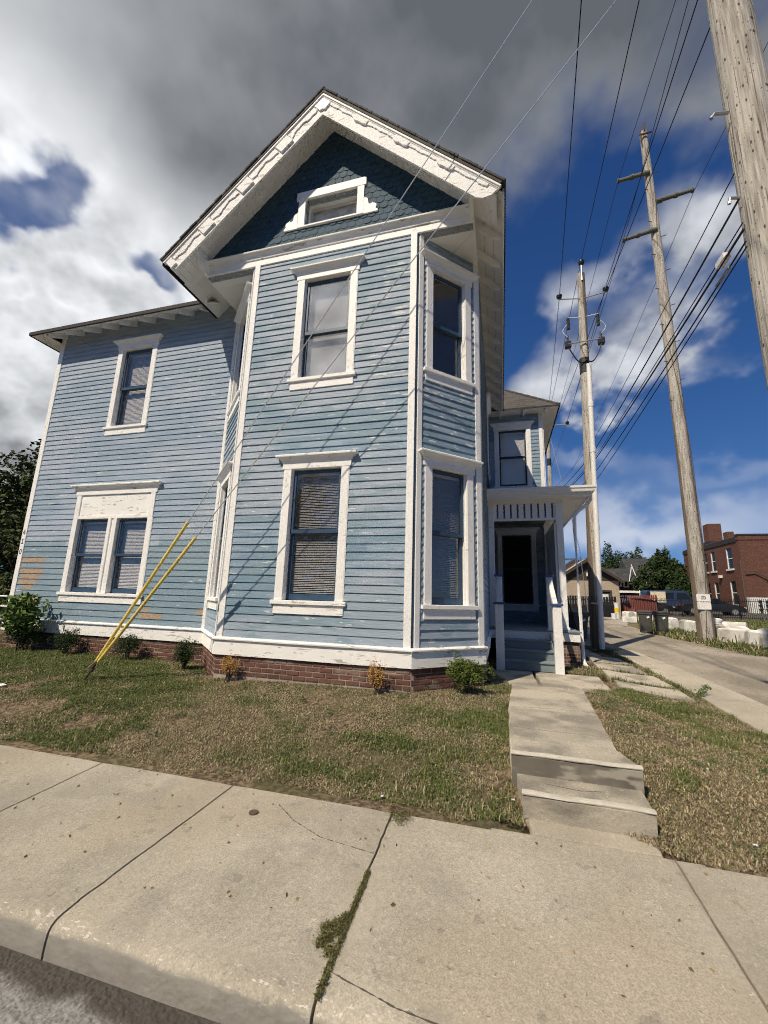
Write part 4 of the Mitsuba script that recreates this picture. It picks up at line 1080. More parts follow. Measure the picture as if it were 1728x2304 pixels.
P0 = thing('utility_pole', 'weathered grey wooden pole nearest the camera, cut off by the right edge of the picture', 'utility pole')
ob('shaft', pole_mesh((3.10, 5.1, -1.7), (3.155, 5.1, 14.5), 0.258, 0.185, 40, 36, 3), 'mat_pole', P0, smooth=35)
ob('bracket', MB().add(*tube([[2.87, 5.0, 6.02], [2.72, 5.0, 6.05], [2.68, 5.0, 5.99]], 0.022, 6)).mesh(), 'mat_steel', P0)
ob('bracket', MB().add(*tube([[2.86, 5.05, 4.80], [2.76, 5.05, 4.82], [2.75, 5.05, 4.74]], 0.020, 6)).mesh(), 'mat_steel', P0)
ob('ground_wire', tube([[3.16+0.0034*z, 5.1-0.243+0.0043*z*1.0, z] for z in np.linspace(-1.6, 13, 16)], 0.006, 5), 'mat_steel', P0)

P2 = thing('utility_pole', 'grey wooden pole beside the porch with a white conduit and cut-outs near its top', 'utility pole')
ob('shaft', pole_mesh((2.745, 14.4, -1.5), (3.075, 14.4, 11.72), 0.185, 0.125, 30, 26, 7), 'mat_pole_stained', P2, smooth=35)
px = lambda z: 2.745+0.33*(z+1.4)/13.1
ob('pole_top_pin', MB().add(*tube([[3.07, 14.25, 11.35], [3.085, 14.25, 11.98]], 0.03, 8)).mesh(), 'mat_steel', P2)
m = MB(); insulator(m, 3.088, 14.25, 11.98, 1.25); ob('insulator', m.mesh(), 'mat_porcelain', P2, smooth=40)
for x1, z1 in ((2.22, 10.72), (3.86, 10.74)):
    s_ = -1 if x1 < 3 else 1
    ob('arm', tube([[3.05+0.1*s_, 14.30, 10.66], [x1, 14.25, z1]], 0.022, 7), 'mat_steel', P2)
    m = MB(); insulator(m, x1-0.06*s_, 14.25, z1+0.01, 1.15); ob('insulator', m.mesh(), 'mat_porcelain', P2, smooth=40)
    ob('arm', tube([[3.03+0.1*s_, 14.32, 9.92], [3.02+0.50*s_, 14.30, 9.95]], 0.016, 6), 'mat_pvc', P2)
    x = 3.0+0.48*s_
    m = MB()
    for i in range(5): m.tm(trimesh.creation.cylinder(0.06-0.008*(i % 2), 0.075, sections=10, transform=trimesh.transformations.translation_matrix([x, 14.28, 9.86-i*0.085])))
    ob('cut_out', m.mesh(), 'mat_porcelain', P2)
    x = 3.0+0.53*s_
    m = MB().box(x-0.10, x+0.10, 14.18, 14.36, 8.74, 8.98, 0.02)
    for i in range(3): m.tm(trimesh.creation.cylinder(0.035, 0.05, sections=8, transform=trimesh.transformations.translation_matrix([x, 14.27, 9.04+i*0.075])))
    ob('surge_arrester', m.mesh(), 'mat_porcelain', P2)
    t = np.linspace(0, 1, 14)
    ob('jumper_cable', tube(np.column_stack([x+(3.02-x)*t, 14.22+0*t, 8.76-0.85*np.sin(np.pi*t*0.62)+0.25*t]), 0.022, 6), 'mat_wire', P2)
    ob('jumper_cable', tube(np.column_stack([x+s_*0.15*np.sin(np.pi*t), 14.2+0*t, 9.12+0.50*t]), 0.009, 5), 'mat_pvc', P2)
ob('arrester_bar', tube([[2.47, 14.2, 8.86], [3.53, 14.2, 8.92]], 0.024, 7), 'mat_steel', P2)
ob('band', MB().tm(trimesh.creation.cylinder(0.16, 0.55, sections=20, transform=trimesh.transformations.translation_matrix([px(8.05)-0.01, 14.4, 8.05]))).mesh(), 'mat_wire', P2)
cd = [[px(z)+0.085+0.0*z, 14.185+(-0.02)*(z < 3)-0.012*(3-z)*(z < 3)*0.3, z] for z in np.linspace(8.0, -1.30, 16)]
ck = ob('conduit', tube(cd, 0.078, 12), 'mat_pvc', P2, smooth=40)
for z in (6.6, 5.0, 2.45, -0.95):
    ob('coupling', tube([[px(z)+0.085, 14.185, z], [px(z)+0.085, 14.185, z-0.17]], 0.092, 12), 'mat_pvc', ck, smooth=40)
ob('conduit', tube([[px(-1.3)-0.10, 14.17, -1.35], [px(0.3)-0.10, 14.17, 0.25]], 0.05, 10), 'mat_rust', P2)
ob('strap', tube([[2.6, 14.12, 0.02], [2.95, 14.14, 0.02]], 0.025, 6), 'mat_steel', P2)

P1 = thing('utility_pole', 'very tall wooden transmission pole across the alley with three dark arms and a white sign', 'utility pole')
ob('shaft', pole_mesh((7.80, 20.0, -1.6), (7.72, 20.0, 24.1), 0.30, 0.165, 40, 28, 11), 'mat_pole_stained', P1, smooth=35)
for (x1, z1, xa, za) in ((6.25, 21.2, 7.66, 21.35), (9.46, 19.78, 7.88, 19.55), (6.22, 17.65, 7.68, 17.95)):
    s_ = 1 if x1 > 7.7 else -1
    m = MB().add(*tube([[xa-0.05*s_, 19.8, za], [x1, 19.8, z1]], [0.115, 0.085], 10))
    for t in (0.12, 0.5, 0.55, 0.97): m.tm(trimesh.creation.icosphere(1, 0.14, )if False else trimesh.creation.cylinder(0.13, 0.06, sections=10, transform=trimesh.transformations.translation_matrix([xa+(x1-xa)*t, 19.8, za+(z1-za)*t])@trimesh.transformations.rotation_matrix(math.pi/2, [0, 1, 0])))
    ob('arm', m.mesh(), 'mat_crossarm', P1)
m = MB().add(*tube([[7.45, 19.75, 23.7], [8.0, 19.75, 23.75]], 0.05, 6)).add(*tube([[7.5, 19.75, 23.3], [7.5, 19.75, 24.05]], 0.035, 6)).add(*tube([[7.72, 19.8, 24.0], [7.72, 19.8, 24.5]], 0.04, 6))
ob('pole_top_fitting', m.mesh(), 'mat_rust', P1)
m = MB()
for i in range(14):
    z = 9+i*0.95; s_ = 1 if i % 2 else -1
    m.add(*tube([[7.76+0.12*s_, 19.9, z], [7.76+0.36*s_, 19.85, z+0.02]], 0.018, 5))
ob('climbing_pegs', m.mesh(), 'mat_rust', P1)
ob('ground_wire', tube([[7.80+0.29*math.sin(z*0.33)*(1-z/60), 20-0.29*abs(math.cos(z*0.33))*(1-z/60)-0.02, z] for z in np.linspace(-1.4, 20, 60)], 0.012, 5), 'mat_rust', P1)
sg = thing('sign', 'small white notice with dark lettering fixed to the tall pole', 'sign')
sx, sz, yy = 7.735, 0.22, 19.672
ob('plate', fix(prism2(Polygon([(-0.235, -0.30), (0.235, -0.30), (0.235, 0.30), (-0.235, 0.30)]).buffer(-0.04).buffer(0.04), lambda a, b, d: np.column_stack([sx+a, d, sz+b]), yy, yy+0.008)), 'mat_sign', sg)
def sign_text(s, h, zc):
    t = meshkit.text_mesh(s, h, 0.003, bold=True); v = np.array(t.vertices); cx = (v[:, 0].min()+v[:, 0].max())/2
    ob('lettering', (np.column_stack([sx+v[:, 0]-cx, yy-0.001-v[:, 2], sz+zc+v[:, 1]]), np.array(t.faces)[:, ::-1]), 'mat_ink', sg)
sign_text('NO TRESPASSING', 0.040, -0.02); sign_text('--- ----', 0.03, -0.09); sign_text('----  -----', 0.035, -0.155); sign_text('-- - --', 0.03, -0.22)
ringp = Point(0, 0).buffer(0.085).difference(Point(0, 0).buffer(0.062)).difference(sbox(-0.03, -0.1, 0.03, -0.05)).union(sbox(-0.03, -0.03, 0.03, 0.05).difference(sbox(-0.012, -0.005, 0.012, 0.03)))
ob('emblem', fix(prism2(ringp, lambda a, b, d: np.column_stack([sx+a, d, sz+0.15+b]), yy-0.004, yy-0.001)), 'mat_ink', sg)

P3 = thing('utility_pole', 'distant grey pole with one steel arm, seen just right of the rear eaves', 'utility pole')
ob('shaft', pole_mesh((2.98, 26, -1.5), (3.02, 26, 11.2), 0.14, 0.10, 14, 16, 5), 'mat_pole', P3, smooth=35)
ob('arm', tube([[3.02, 25.9, 10.72], [4.3, 25.9, 10.70]], 0.035, 6), 'mat_steel', P3)
m = MB(); insulator(m, 4.15, 25.9, 10.72, 1.3); insulator(m, 3.15, 25.9, 10.1, 1.2); ob('insulator', m.mesh(), 'mat_porcelain', P3)
ob('band', MB().tm(trimesh.creation.cylinder(0.135, 0.42, sections=14, transform=trimesh.transformations.translation_matrix([3.0, 26, 8.4]))).mesh(), 'mat_wire', P3)
ob('guy', tube([[3.1, 25.9, 10.2], [4.35, 25.7, 3.0], [4.6, 25.6, -1.3]], 0.02, 5), 'mat_steel', P3)

# ------------------------------------------------------------------ wires
def span(a, b, sag, n=22):
    a, b = np.array(a, float), np.array(b, float); t = np.linspace(0, 1, n)[:, None]
    p = a+(b-a)*t; p[:, 2] -= (4*sag*t*(1-t))[:, 0]; return p
def chain(*pts, sag=0.0):
    out = []
    for a, b in zip(pts[:-1], pts[1:]):
        q = span(a, b, sag, 14); out.append(q if not out else q[1:])
    return np.vstack(out)
def beyond(a, b, y):
    a, b = np.array(a, float), np.array(b, float); t = (y-a[1])/(b[1]-a[1]); return a+(b-a)*t
def wire(pts, r, label, group=None):
    return ob('overhead_wire', tube(pts, r, 5), 'mat_wire', label=label, category='wire', group=group)
def prim(pin, over, far, r, label):
    o = np.array(over, float); p = np.array(pin, float)
    return wire(np.vstack([span(beyond(p, o, -16), p, 0.0, 16), span(p, far, 0.10, 12)[1:]]), r, label)
prim((2.30, 14.25, 10.92), (1.51, 5.58, 9.68), (3.0, 26, 10.9), 0.0105, 'leftmost black wire, tied to the left arm of the pole with the conduit')
prim((3.09, 14.25, 12.18), (2.62, 6.32, 10.5), (3.1, 26, 11.4), 0.0105, 'black wire leaving the insulator on the very top of the pole with the conduit')
prim((3.80, 14.25, 10.92), (3.40, 6.2, 9.9), (4.15, 25.9, 10.9), 0.0105, 'black wire tied to the insulator on the right arm of the pole with the conduit')
TR = [((6.25, 19.8, 21.1), 'thin wire from the end of the upper left arm of the tall pole'),
      ((6.22, 19.8, 17.55), 'thin wire from the end of the lower left arm of the tall pole'),
      ((9.46, 19.8, 19.68), 'black wire crossing the end of the right arm of the tall pole')]
OVER = {0: (6.35, 12.7, 20.6), 1: (5.95, 11.3, 18.1), 2: (9.76, 14.38, 20.0)}
FARP = {0: (5.6, 60, 17.6), 1: (5.6, 60, 14.4), 2: (9.6, 60, 17.6)}
for i, (pin, lab) in enumerate(TR):
    wire(np.vstack([span(beyond(pin, OVER[i], -16), pin, 0, 16), span(pin, FARP[i], 0.5, 14)[1:]]), 0.0125, lab)
wire(np.vstack([span(beyond((3.45, 14.3, 9.95), (3.87, 6.83, 10.2), -16), (3.45, 14.3, 9.95), 0, 14), span((3.45, 14.3, 9.95), (3.15, 26, 10.1), 0.1, 10)[1:]]), 0.011, 'black wire running to the right hand cut-out of the conduit pole')
TEL = [(0.013, 4.78, 5.05, 7.3, 'thick black cable hung from the small steel bracket on the nearest pole'),
       (0.007, 5.16, 5.42, 7.7, 'thin black line above the thick cables between the nearest pole and conduit pole'),
       (0.015, 4.36, 4.72, 6.95, 'heaviest black bundled cable, carrying a white splice case'),
       (0.008, 4.45, 4.80, 7.05, 'thin support strand riding just above the bundled cable'),
       (0.011, 4.19, 4.32, 6.6, 'lower black cable carrying a grey sleeve near the nearest pole'),
       (0.009, 4.12, 4.03, 6.3, 'lowest black cable between the nearest pole and the pole with the conduit')]
for r, za, zb, zc, lab in TEL:
    a, b, c = (2.85, 5.05, za), (3.13, 14.4, zb), (3.1, 26, zb+(zc-zb)*0.55)
    wire(np.vstack([span(a, b, 0.05, 20), span(b, c, 0.15, 10)[1:]]), r, lab)
sp = np.array([2.87, 5.58, 4.40])
ob('splice_case', MB().add(*loft([np.array([[sp[0]-w, sp[1]+y, sp[2]-h], [sp[0]+w, sp[1]+y, sp[2]-h], [sp[0]+w, sp[1]+y, sp[2]+h], [sp[0]-w, sp[1]+y, sp[2]+h]]) for y, w, h in ((-0.13, 0.015, 0.015), (-0.10, 0.042, 0.038), (0.10, 0.042, 0.038), (0.13, 0.015, 0.015))])).mesh(), 'mat_pvc', label='small white cable splice case hanging on the bundled cable', category='splice case')
ob('cable_sleeve', tube([[2.862, 5.45, 4.195], [2.872, 5.80, 4.20]], 0.022, 8), 'mat_steel', label='grey metal sleeve on the lower cable near the nearest pole', category='cable sleeve')

# guy wires with yellow guards and their anchor
anchor = np.array([-6.16, 5.24, -1.40])
for (q, tip, lab) in (((0.52, 5.17, 9.0), 1.015, 'upper steel guy wire with a yellow plastic guard at its foot'), ((2.18, 5.05, 9.0), 0.77, 'lower steel guy wire with a yellow plastic guard at its foot')):
    d = (np.array(q)-anchor)/(q[2]-anchor[2])
    g = thing('guy_wire', lab, 'guy wire')
    p0_ = anchor+d*0.28
    ob('strand', tube([p0_, anchor+d*6, anchor+d*15.2], 0.0078, 6), 'mat_guy', g)
    e = anchor+d*(tip+1.40)
    n = 12; t = np.linspace(0, 1, n)[:, None]
    gm = MB().add(*tube(p0_+d*0.04+(e-p0_-d*0.04)*t, 0.0245, 10)).add(*tube([e, e+d*0.025], [0.028, 0.028], 10))
    ob('guard', gm.mesh(), 'mat_guard', g, smooth=40)
ak = thing('guy_anchor', 'rusty steel anchor rod rising from the lawn where both guy wires end', 'anchor')
d = np.array([0.70, 0.0, 1.0])
ob('rod', tube([anchor+d*-0.35, anchor+d*0.24], 0.016, 7), 'mat_rust', ak)
ob('eye', MB().add(*tube([anchor+d*0.20+[-0.02, 0, 0.02], anchor+d*0.36], [0.045, 0.02], 7)).add(*tube([anchor+d*0.18, anchor+d*0.22], 0.035, 8)).mesh(), 'mat_rust', ak)

# ------------------------------------------------------------------ plants
DK = ((0.014, 0.030, 0.010), (0.045, 0.070, 0.022))


def leaves(centers, size, elong=1.6, up=0.3, seed=1, col=((0.03, 0.06, 0.015), (0.08, 0.12, 0.035)), lo=None):
    """One two-triangle leaf per centre, folded along its rib; returns mesh and vertex colours."""
    r = np.random.default_rng(seed); n = len(centers)
    d = r.normal(size=(n, 3)); d[:, 2] = d[:, 2]*0.6+up*r.uniform(-0.5, 1, n); d /= np.linalg.norm(d, axis=1, keepdims=True)
    s = np.cross(d, r.normal(size=(n, 3))); s /= np.linalg.norm(s, axis=1, keepdims=True)
    nn = np.cross(d, s)
    L = size*r.uniform(0.6, 1.3, n)[:, None]; Wd = L/elong
    c = np.asarray(centers)
    v = np.stack([c-d*L*0.5, c+s*Wd*0.5+nn*Wd*0.12, c+d*L*0.5, c-s*Wd*0.5+nn*Wd*0.12], 1).reshape(-1, 3)
    f = (np.arange(n)[:, None]*4+np.array([0, 1, 2])).tolist()+(np.arange(n)[:, None]*4+np.array([0, 2, 3])).tolist()
    t = r.uniform(0, 1, n)[:, None]
    cc = np.array(col[0])*(1-t)+np.array(col[1])*t
    return v, np.array(f), np.repeat(cc, 4, 0)


def crown_points(blobs, n, seed, hollow=0.55):
    """Points through lumpy crown volumes, denser towards the outside of each clump."""
    r = np.random.default_rng(seed); out = []
    vol = np.array([b[3]*b[4]*b[5] for b in blobs])**0.75; vol = vol/vol.sum()
    for b, w in zip(blobs, vol):
        k = int(n*w); d = r.normal(size=(k, 3)); d /= np.linalg.norm(d, axis=1, keepdims=True)
        rad = hollow+(1-hollow)*r.uniform(0, 1, k)**0.6
        lump = 0.72+0.56*meshkit.noise(d*2.6+b[0], seed)
        p = d*(rad*lump)[:, None]*np.array(b[3:6])+np.array(b[:3])
        out.append(p)
    return np.vstack(out)


def limb(m, a, b, r0, r1, wig, r):
    n = 5; t = np.linspace(0, 1, n)[:, None]; p = np.array(a)+(np.array(b)-np.array(a))*t
    p[1:-1] += r.normal(0, wig, (n-2, 3)); m.add(*tube(p, np.linspace(r0, r1, n), 6))


def tree(base, h, rx, n, leaf, label, seed, cat='tree', trunk_r=0.18, cols=((0.022, 0.042, 0.012), (0.060, 0.092, 0.030)), name='tree', crown0=0.25, group=None, nb=11, blobs=None):
    r = np.random.default_rng(seed); key = thing(name, label, cat, group)
    base = np.array(base, float); bl = []
    if blobs is None:
        for i in range(nb):
            t = (i+0.5)/nb; z = h*(crown0+(0.92-crown0)*t); w = rx*math.sin(math.pi*min(1, 0.22+0.75*t))
            a = r.uniform(0, 6.28); q = w*r.uniform(0.2, 0.75)
            bl.append([base[0]+q*math.cos(a), base[1]+q*math.sin(a), base[2]+z, w*r.uniform(0.42, 0.62), w*r.uniform(0.42, 0.62), h*r.uniform(0.10, 0.16)])
    else: bl = blobs
    m = MB(); top = base+[r.normal(0, 0.2), r.normal(0, 0.2), h*0.72]
    limb(m, base-[0, 0, 0.2], top, trunk_r, trunk_r*0.3, 0.08, r)
    for b in bl: 
        t = min(0.85, max(0.12, (b[2]-base[2])/h*0.55)); limb(m, base+(top-base)*t, b[:3], trunk_r*0.45, trunk_r*0.08, 0.12, r)
    ob('trunk', m.mesh(), 'mat_bark', key, smooth=40)
    v, f, c = leaves(crown_points(bl, n, seed), leaf, 1.5, 0.2, seed, cols)
    ob('crown', (v, f), 'mat_vertex', key, color=c)
    return key


def shrub(name, x, y, rx, ry, h, n, leaf, label, cat, seed, cols, group=None, z=None, stems=7, elong=2.0, low=0.0):
    key = thing(name, label, cat, group); r = np.random.default_rng(seed)
    z0 = float(ground_z(x, y)) if z is None else z
    bl = []
    for i in range(9):
        a = r.uniform(0, 6.28); q = r.uniform(0.1, 0.6)
        bl.append([x+rx*q*math.cos(a), y+ry*q*math.sin(a), z0+h*r.uniform(0.38+low, 0.72), rx*r.uniform(0.35, 0.55), ry*r.uniform(0.35, 0.55), h*r.uniform(0.22, 0.36)])
    m = MB()
    for b in bl[:stems]: limb(m, [x+r.normal(0, 0.03), y+r.normal(0, 0.03), z0-0.03], b[:3], 0.011, 0.004, 0.015, r)
    ob('stem', m.mesh(), 'mat_bark', key)
    for i in range(16):
        a = r.uniform(0, 6.28); q = r.uniform(0.4, 1.0)
        bl.append([x+rx*q*math.cos(a)*0.85, y+ry*q*math.sin(a)*0.85, z0+h*r.uniform(0.45, 0.98)*(1.15-0.35*q), rx*r.uniform(0.10, 0.22), ry*r.uniform(0.10, 0.22), h*r.uniform(0.10, 0.24)])
    v, f, c = leaves(crown_points(bl, n, seed, 0.3), leaf, elong, 0.6, seed, cols)
    ob('foliage', (v, f), 'mat_vertex', key, color=c)


shrub('hedge_shrub', -9.72, 6.78, 0.50, 0.34, 0.62, 5200, 0.035, 'dark clipped shrub under the leafy sapling by the house corner', 'shrub', 41, DK)
shrub('leafy_sapling', -9.70, 6.70, 0.66, 0.36, 1.22, 900, 0.130, 'tall bright green sapling with broad leaves at the left house corner', 'shrub', 42, ((0.055, 0.105, 0.022), (0.165, 0.230, 0.070)), elong=1.55, low=0.16)
shrub('hedge_shrub', -8.55, 6.80, 0.42, 0.30, 0.55, 3600, 0.032, 'dark spreading shrub below the double window, just right of the leafy sapling', 'shrub', 43, DK)
shrub('hedge_shrub', -7.02, 6.78, 0.36, 0.28, 0.50, 3200, 0.030, 'dark shrub behind the foot of the yellow guy guards', 'shrub', 44, DK)
shrub('hedge_shrub', -5.32, 6.42, 0.27, 0.25, 0.50, 3600, 0.028, 'neat dark green shrub by the corner where wing and bay meet', 'shrub', 45, DK)
shrub('hedge_shrub', -0.45, 6.25, 0.36, 0.32, 0.58, 5200, 0.034, 'round yellowish green shrub at the right corner of the bay', 'shrub', 46, ((0.045, 0.080, 0.015), (0.145, 0.180, 0.045)))
for x, y, hh, sd, lb in ((-4.02, 5.83, 0.40, 47, 'dead orange brown shrublet at the left end of the bay brickwork'), (-1.68, 5.80, 0.46, 48, 'dead orange brown shrublet near the right end of the bay brickwork')):
    shrub('dead_shrub', x, y, 0.19, 0.13, hh, 620, 0.030, lb, 'dead shrub', sd, ((0.30, 0.16, 0.035), (0.52, 0.31, 0.09)), stems=9)
tree((-19.5, 13.0, -1.4), 7.7, 3.4, 11000, 0.20, 'dark leafy tree with bare lower limbs beyond the left end of the house', 51, cols=((0.025, 0.042, 0.014), (0.085, 0.105, 0.035)), trunk_r=0.28, crown0=0.30, nb=14)
tree((-16.6, 11.4, -1.4), 4.8, 2.6, 9000, 0.16, 'dense low dark tree against the left edge of the picture', 52, cols=((0.025, 0.042, 0.014), (0.085, 0.105, 0.035)), crown0=0.08, nb=12)
tree((-21.5, 19.0, -1.4), 9.3, 3.6, 5200, 0.22, 'taller thin crowned tree further back on the left', 53, cols=((0.020, 0.034, 0.012), (0.050, 0.070, 0.026)), trunk_r=0.25, crown0=0.35)

# white rails at the far left
rl = thing('rail_fence', 'low white pipe railing leaving the picture on the left behind the sapling', 'railing')
for z in (-0.32, -0.62, -0.88): ob('rail', tube([[-16, 9.6, z+0.02], [-11.0, 9.2, z]], 0.028, 6), 'mat_white', rl)
for x in (-11.4, -13.2, -15.0): ob('upright', tube([[x, 9.25, -1.5], [x, 9.25, -0.28]], 0.03, 6), 'mat_white', rl)

# ------------------------------------------------------------------ grass
def grass(name, region, density, seed, hgt=(0.035, 0.085), kind='stuff', label=None, browny=0.5, wd=0.0034, bend=0.95):
    r = np.random.default_rng(seed); x0, y0, x1, y1 = region.bounds
    n = int((x1-x0)*(y1-y0)*density); x = r.uniform(x0, x1, n); y = r.uniform(y0, y1, n)
    import shapely
    ok = shapely.contains_xy(region, x, y); x, y = x[ok], y[ok]
    P = np.column_stack([x, y, 0*x])
    g1 = meshkit.fbm(P*np.array([0.75, 1.1, 1])+3.3, 4, seed); g2 = meshkit.fbm(P*3.4, 3, seed+2)
    left = sstep(-3.2, -6.0, x)*sstep(4.1, 5.0, y); edge = 0
    green = sstep(0.46, 0.66, g1*0.60+g2*0.40+0.17*left-0.05*(browny-0.5)*2)
    bare = sstep(0.50, 0.62, meshkit.fbm(P*1.7+9, 4, seed+5))*(1-green)
    keep = r.uniform(0, 1, len(x)) > 0.78*bare+0.15*(1-green)
    x, y, green, g2 = x[keep], y[keep], green[keep], g2[keep]; n = len(x)
    z = ground_z(x, y)+0.035*(meshkit.fbm(np.column_stack([x*1.6, y*1.6, 0*x]), 3, 4)-0.5)-0.004
    bed = sstep(5.35, 5.75, y+0.3*(g2-0.5))*sstep(-5.4, -4.8, x)*sstep(-0.2, -0.9, x)*(y < 7)
    keep = r.uniform(0, 1, n) > 0.80*bed
    x, y, z, green = x[keep], y[keep], z[keep], green[keep]; n = len(x)
    h = r.uniform(*hgt, n)*(0.75+0.45*green)*np.where(r.uniform(0, 1, n) > 0.96, 1.8, 1.0); tuft = meshkit.noise(np.column_stack([x*5, y*5, 0*x]), seed+7); h *= 0.6+0.8*tuft
    a = r.uniform(0, 2*np.pi, n); lean = r.uniform(0.15, 1.25, n)*bend*(1.25-0.4*green)
    dx, dy = np.cos(a), np.sin(a); w = wd*r.uniform(0.6, 1.3, n)
    base = np.column_stack([x, y, z]); side = np.column_stack([-dy, dx, 0*x])*w[:, None]
    mid = base+np.column_stack([dx*h*0.35*lean, dy*h*0.35*lean, h*0.62]); tip = base+np.column_stack([dx*h*1.0*lean, dy*h*1.0*lean, h*np.maximum(0.15, 1.0-0.55*lean)])
    v = np.stack([base-side, base+side, mid-side*0.8, mid+side*0.8, tip], 1).reshape(-1, 3)
    i5 = np.arange(n)[:, None]*5
    f = np.vstack([i5+np.array([0, 1, 3]), i5+np.array([0, 3, 2]), i5+np.array([2, 3, 4])])
    t = r.uniform(0, 1, (n, 1)); gsel = (r.uniform(0, 1, n) < 0.14+0.76*green)[:, None]
    gc = np.array([0.052, 0.074, 0.020])*(1-t)+np.array([0.185, 0.225, 0.070])*t
    bc = np.array([0.115, 0.085, 0.050])*(1-t**1.3)+np.array([0.560, 0.475, 0.315])*t**1.3
    c = np.where(gsel, gc, bc)
    ob(name, (v, f), 'mat_vertex', color=np.repeat(c, 5, 0), kind=kind, label=label, category='grass')


def broadleaf(name, region, n, seed, label):
    import shapely
    r = np.random.default_rng(seed); x0, y0, x1, y1 = region.bounds; pts = []
    for i in range(n):
        x, y = r.uniform(x0, x1), r.uniform(y0, y1)
        if not region.contains(Point(x, y)): continue
        k = r.integers(14, 60); q = r.normal(0, r.uniform(0.03, 0.09), (k, 2))
        xy = np.array([x, y])+q; z = ground_z(xy[:, 0], xy[:, 1])+0.012+np.abs(r.normal(0, 0.018, k))
        pts.append(np.column_stack([xy, z]))
    v, f, c = leaves(np.vstack(pts), 0.030, 2.3, 0.5, seed, ((0.050, 0.085, 0.028), (0.130, 0.175, 0.075)))
    ob(name, (v, f), 'mat_vertex', color=c, label=label, category='weeds', kind='stuff')


def wavy(poly, amp=0.05, seed=3):
    P = poly.segmentize(0.12); xy = np.array(P.exterior.coords)
    n = np.column_stack([meshkit.noise(np.column_stack([xy*3.1, 0*xy[:, 0]]), seed)-0.5, meshkit.noise(np.column_stack([xy*3.1, 0*xy[:, 0]+9]), seed)-0.5])
    return Polygon(xy+n*2*amp).buffer(0)
housefoot = Polygon([(-10.9, 7.08), (-5.5, 7.08), (-4.45, 5.98), (-1.22, 5.98), (-0.25, 6.95), (-0.25, 9.6), (-11, 20)])
lawnL = Polygon([(-13.5, 3.53), (0.13, 3.53), (0.12, 3.75), (0.05, 4.1), (0.03, 5.2), (0.05, 6.0), (0.12, 7.4), (-0.25, 8.6), (-0.3, 9.5), (-13.5, 9.5)]).difference(housefoot)
grass('lawn_grass', wavy(lawnL, 0.07), 12500, 61, hgt=(0.018, 0.052), label='short patchy lawn, green on the left and dry brown towards the walk')
lawnR = Polygon([(0.80, 3.67), (0.93, 3.60), (1.12, 3.52), (3.02, 3.50), (3.06, 8.2), (2.95, 8.9), (1.80, 8.05), (1.70, 7.6), (1.20, 7.5), (1.10, 6.0), (1.0, 4.8), (0.97, 4.45), (1.06, 4.06), (1.02, 3.74), (0.80, 3.71)])
grass('lawn_grass', wavy(lawnR, 0.065), 12500, 62, hgt=(0.018, 0.055), label='dry strip of lawn between the front walk and the alley kerb', browny=0.62)
broadleaf('lawn_weeds', lawnL.buffer(-0.08), 330, 65, 'low broad leaved weeds scattered through the lawn before the bay')
broadleaf('lawn_weeds', lawnR.buffer(-0.08), 90, 66, 'low broad leaved weeds in the strip of lawn right of the walk')
strips = unary_union([Polygon([(1.12, 9.1), (1.85, 9.0), (1.95, 10.6), (1.62, 10.6), (1.2, 9.6)]), Polygon([(2.92, 8.2), (3.05, 8.2), (3.10, 13.6), (2.92, 13.6)]), Polygon([(2.3, 13.9), (3.3, 14.2), (3.2, 15.0), (2.3, 15.0)]),
                      Polygon([(1.90, 8.86), (2.9, 8.77), (2.9, 8.9), (1.9, 8.98)]), Polygon([(1.95, 10.06), (2.9, 10.02), (2.9, 10.14), (1.95, 10.2)]), Polygon([(2.0, 11.2), (2.9, 11.2), (2.9, 11.33), (2.0, 11.35)])])
grass('path_weeds', strips, 5200, 63, (0.03, 0.10), label='weeds growing between the flagstones and the alley kerb', browny=0.0)
far_g = unary_union([Polygon([(7.0, 15), (8.6, 15), (9.3, 22), (9.6, 30), (11, 38), (10.2, 40), (9.0, 33), (7.4, 27), (6.9, 21)]), Polygon([(10.5, 17), (30, 17), (30, 36), (17, 34), (12, 34), (10.5, 26)])])
grass('verge_grass', far_g, 330, 64, (0.10, 0.22), label='rough grass on the far side of the alley', browny=-0.3, wd=0.016)
# creeping weeds in the sidewalk joint and tufts on the kerb edge of the lawn
def moss(pts, n, seed, spread):
    r = np.random.default_rng(seed); P = np.array(pts)
    c = P[r.integers(0, len(P), n)]+np.column_stack([r.normal(0, spread, n), r.normal(0, spread*1.2, n), np.abs(r.normal(0, 0.008, n))])
    return c
pp = [(-0.842+0.080*t, 3.45-1.55*t, -1.606) for t in list(np.linspace(0.46, 0.66, 26))+list(np.linspace(0.66, 0.98, 30))]
cA = moss(pp, 3600, 71, 0.008); cB = moss([(-0.835+0.030*math.cos(a), 2.26+0.050*math.sin(a), -1.602) for a in (0.2, 1.4, 2.9, 3.3, 4.4)]+[(-0.80, 2.36, -1.602), (-0.86, 2.18, -1.602), (-0.80, 2.14, -1.602)], 4200, 72, 0.013)
cC = moss([(-0.80, 3.44, -1.60), (-0.76, 3.38, -1.6), (-0.74, 3.47, -1.6)], 900, 73, 0.04)
v, f, c = leaves(np.vstack([cA, cB, cC]), 0.013, 2.4, 0.5, 74, ((0.055, 0.060, 0.022), (0.190, 0.175, 0.075)))
ob('joint_weeds', (v, f), 'mat_vertex', color=c, label='mossy weeds filling the sidewalk joint near the kerb', category='weeds', kind='stuff')
lt = random.Random(5)
lm = MB()
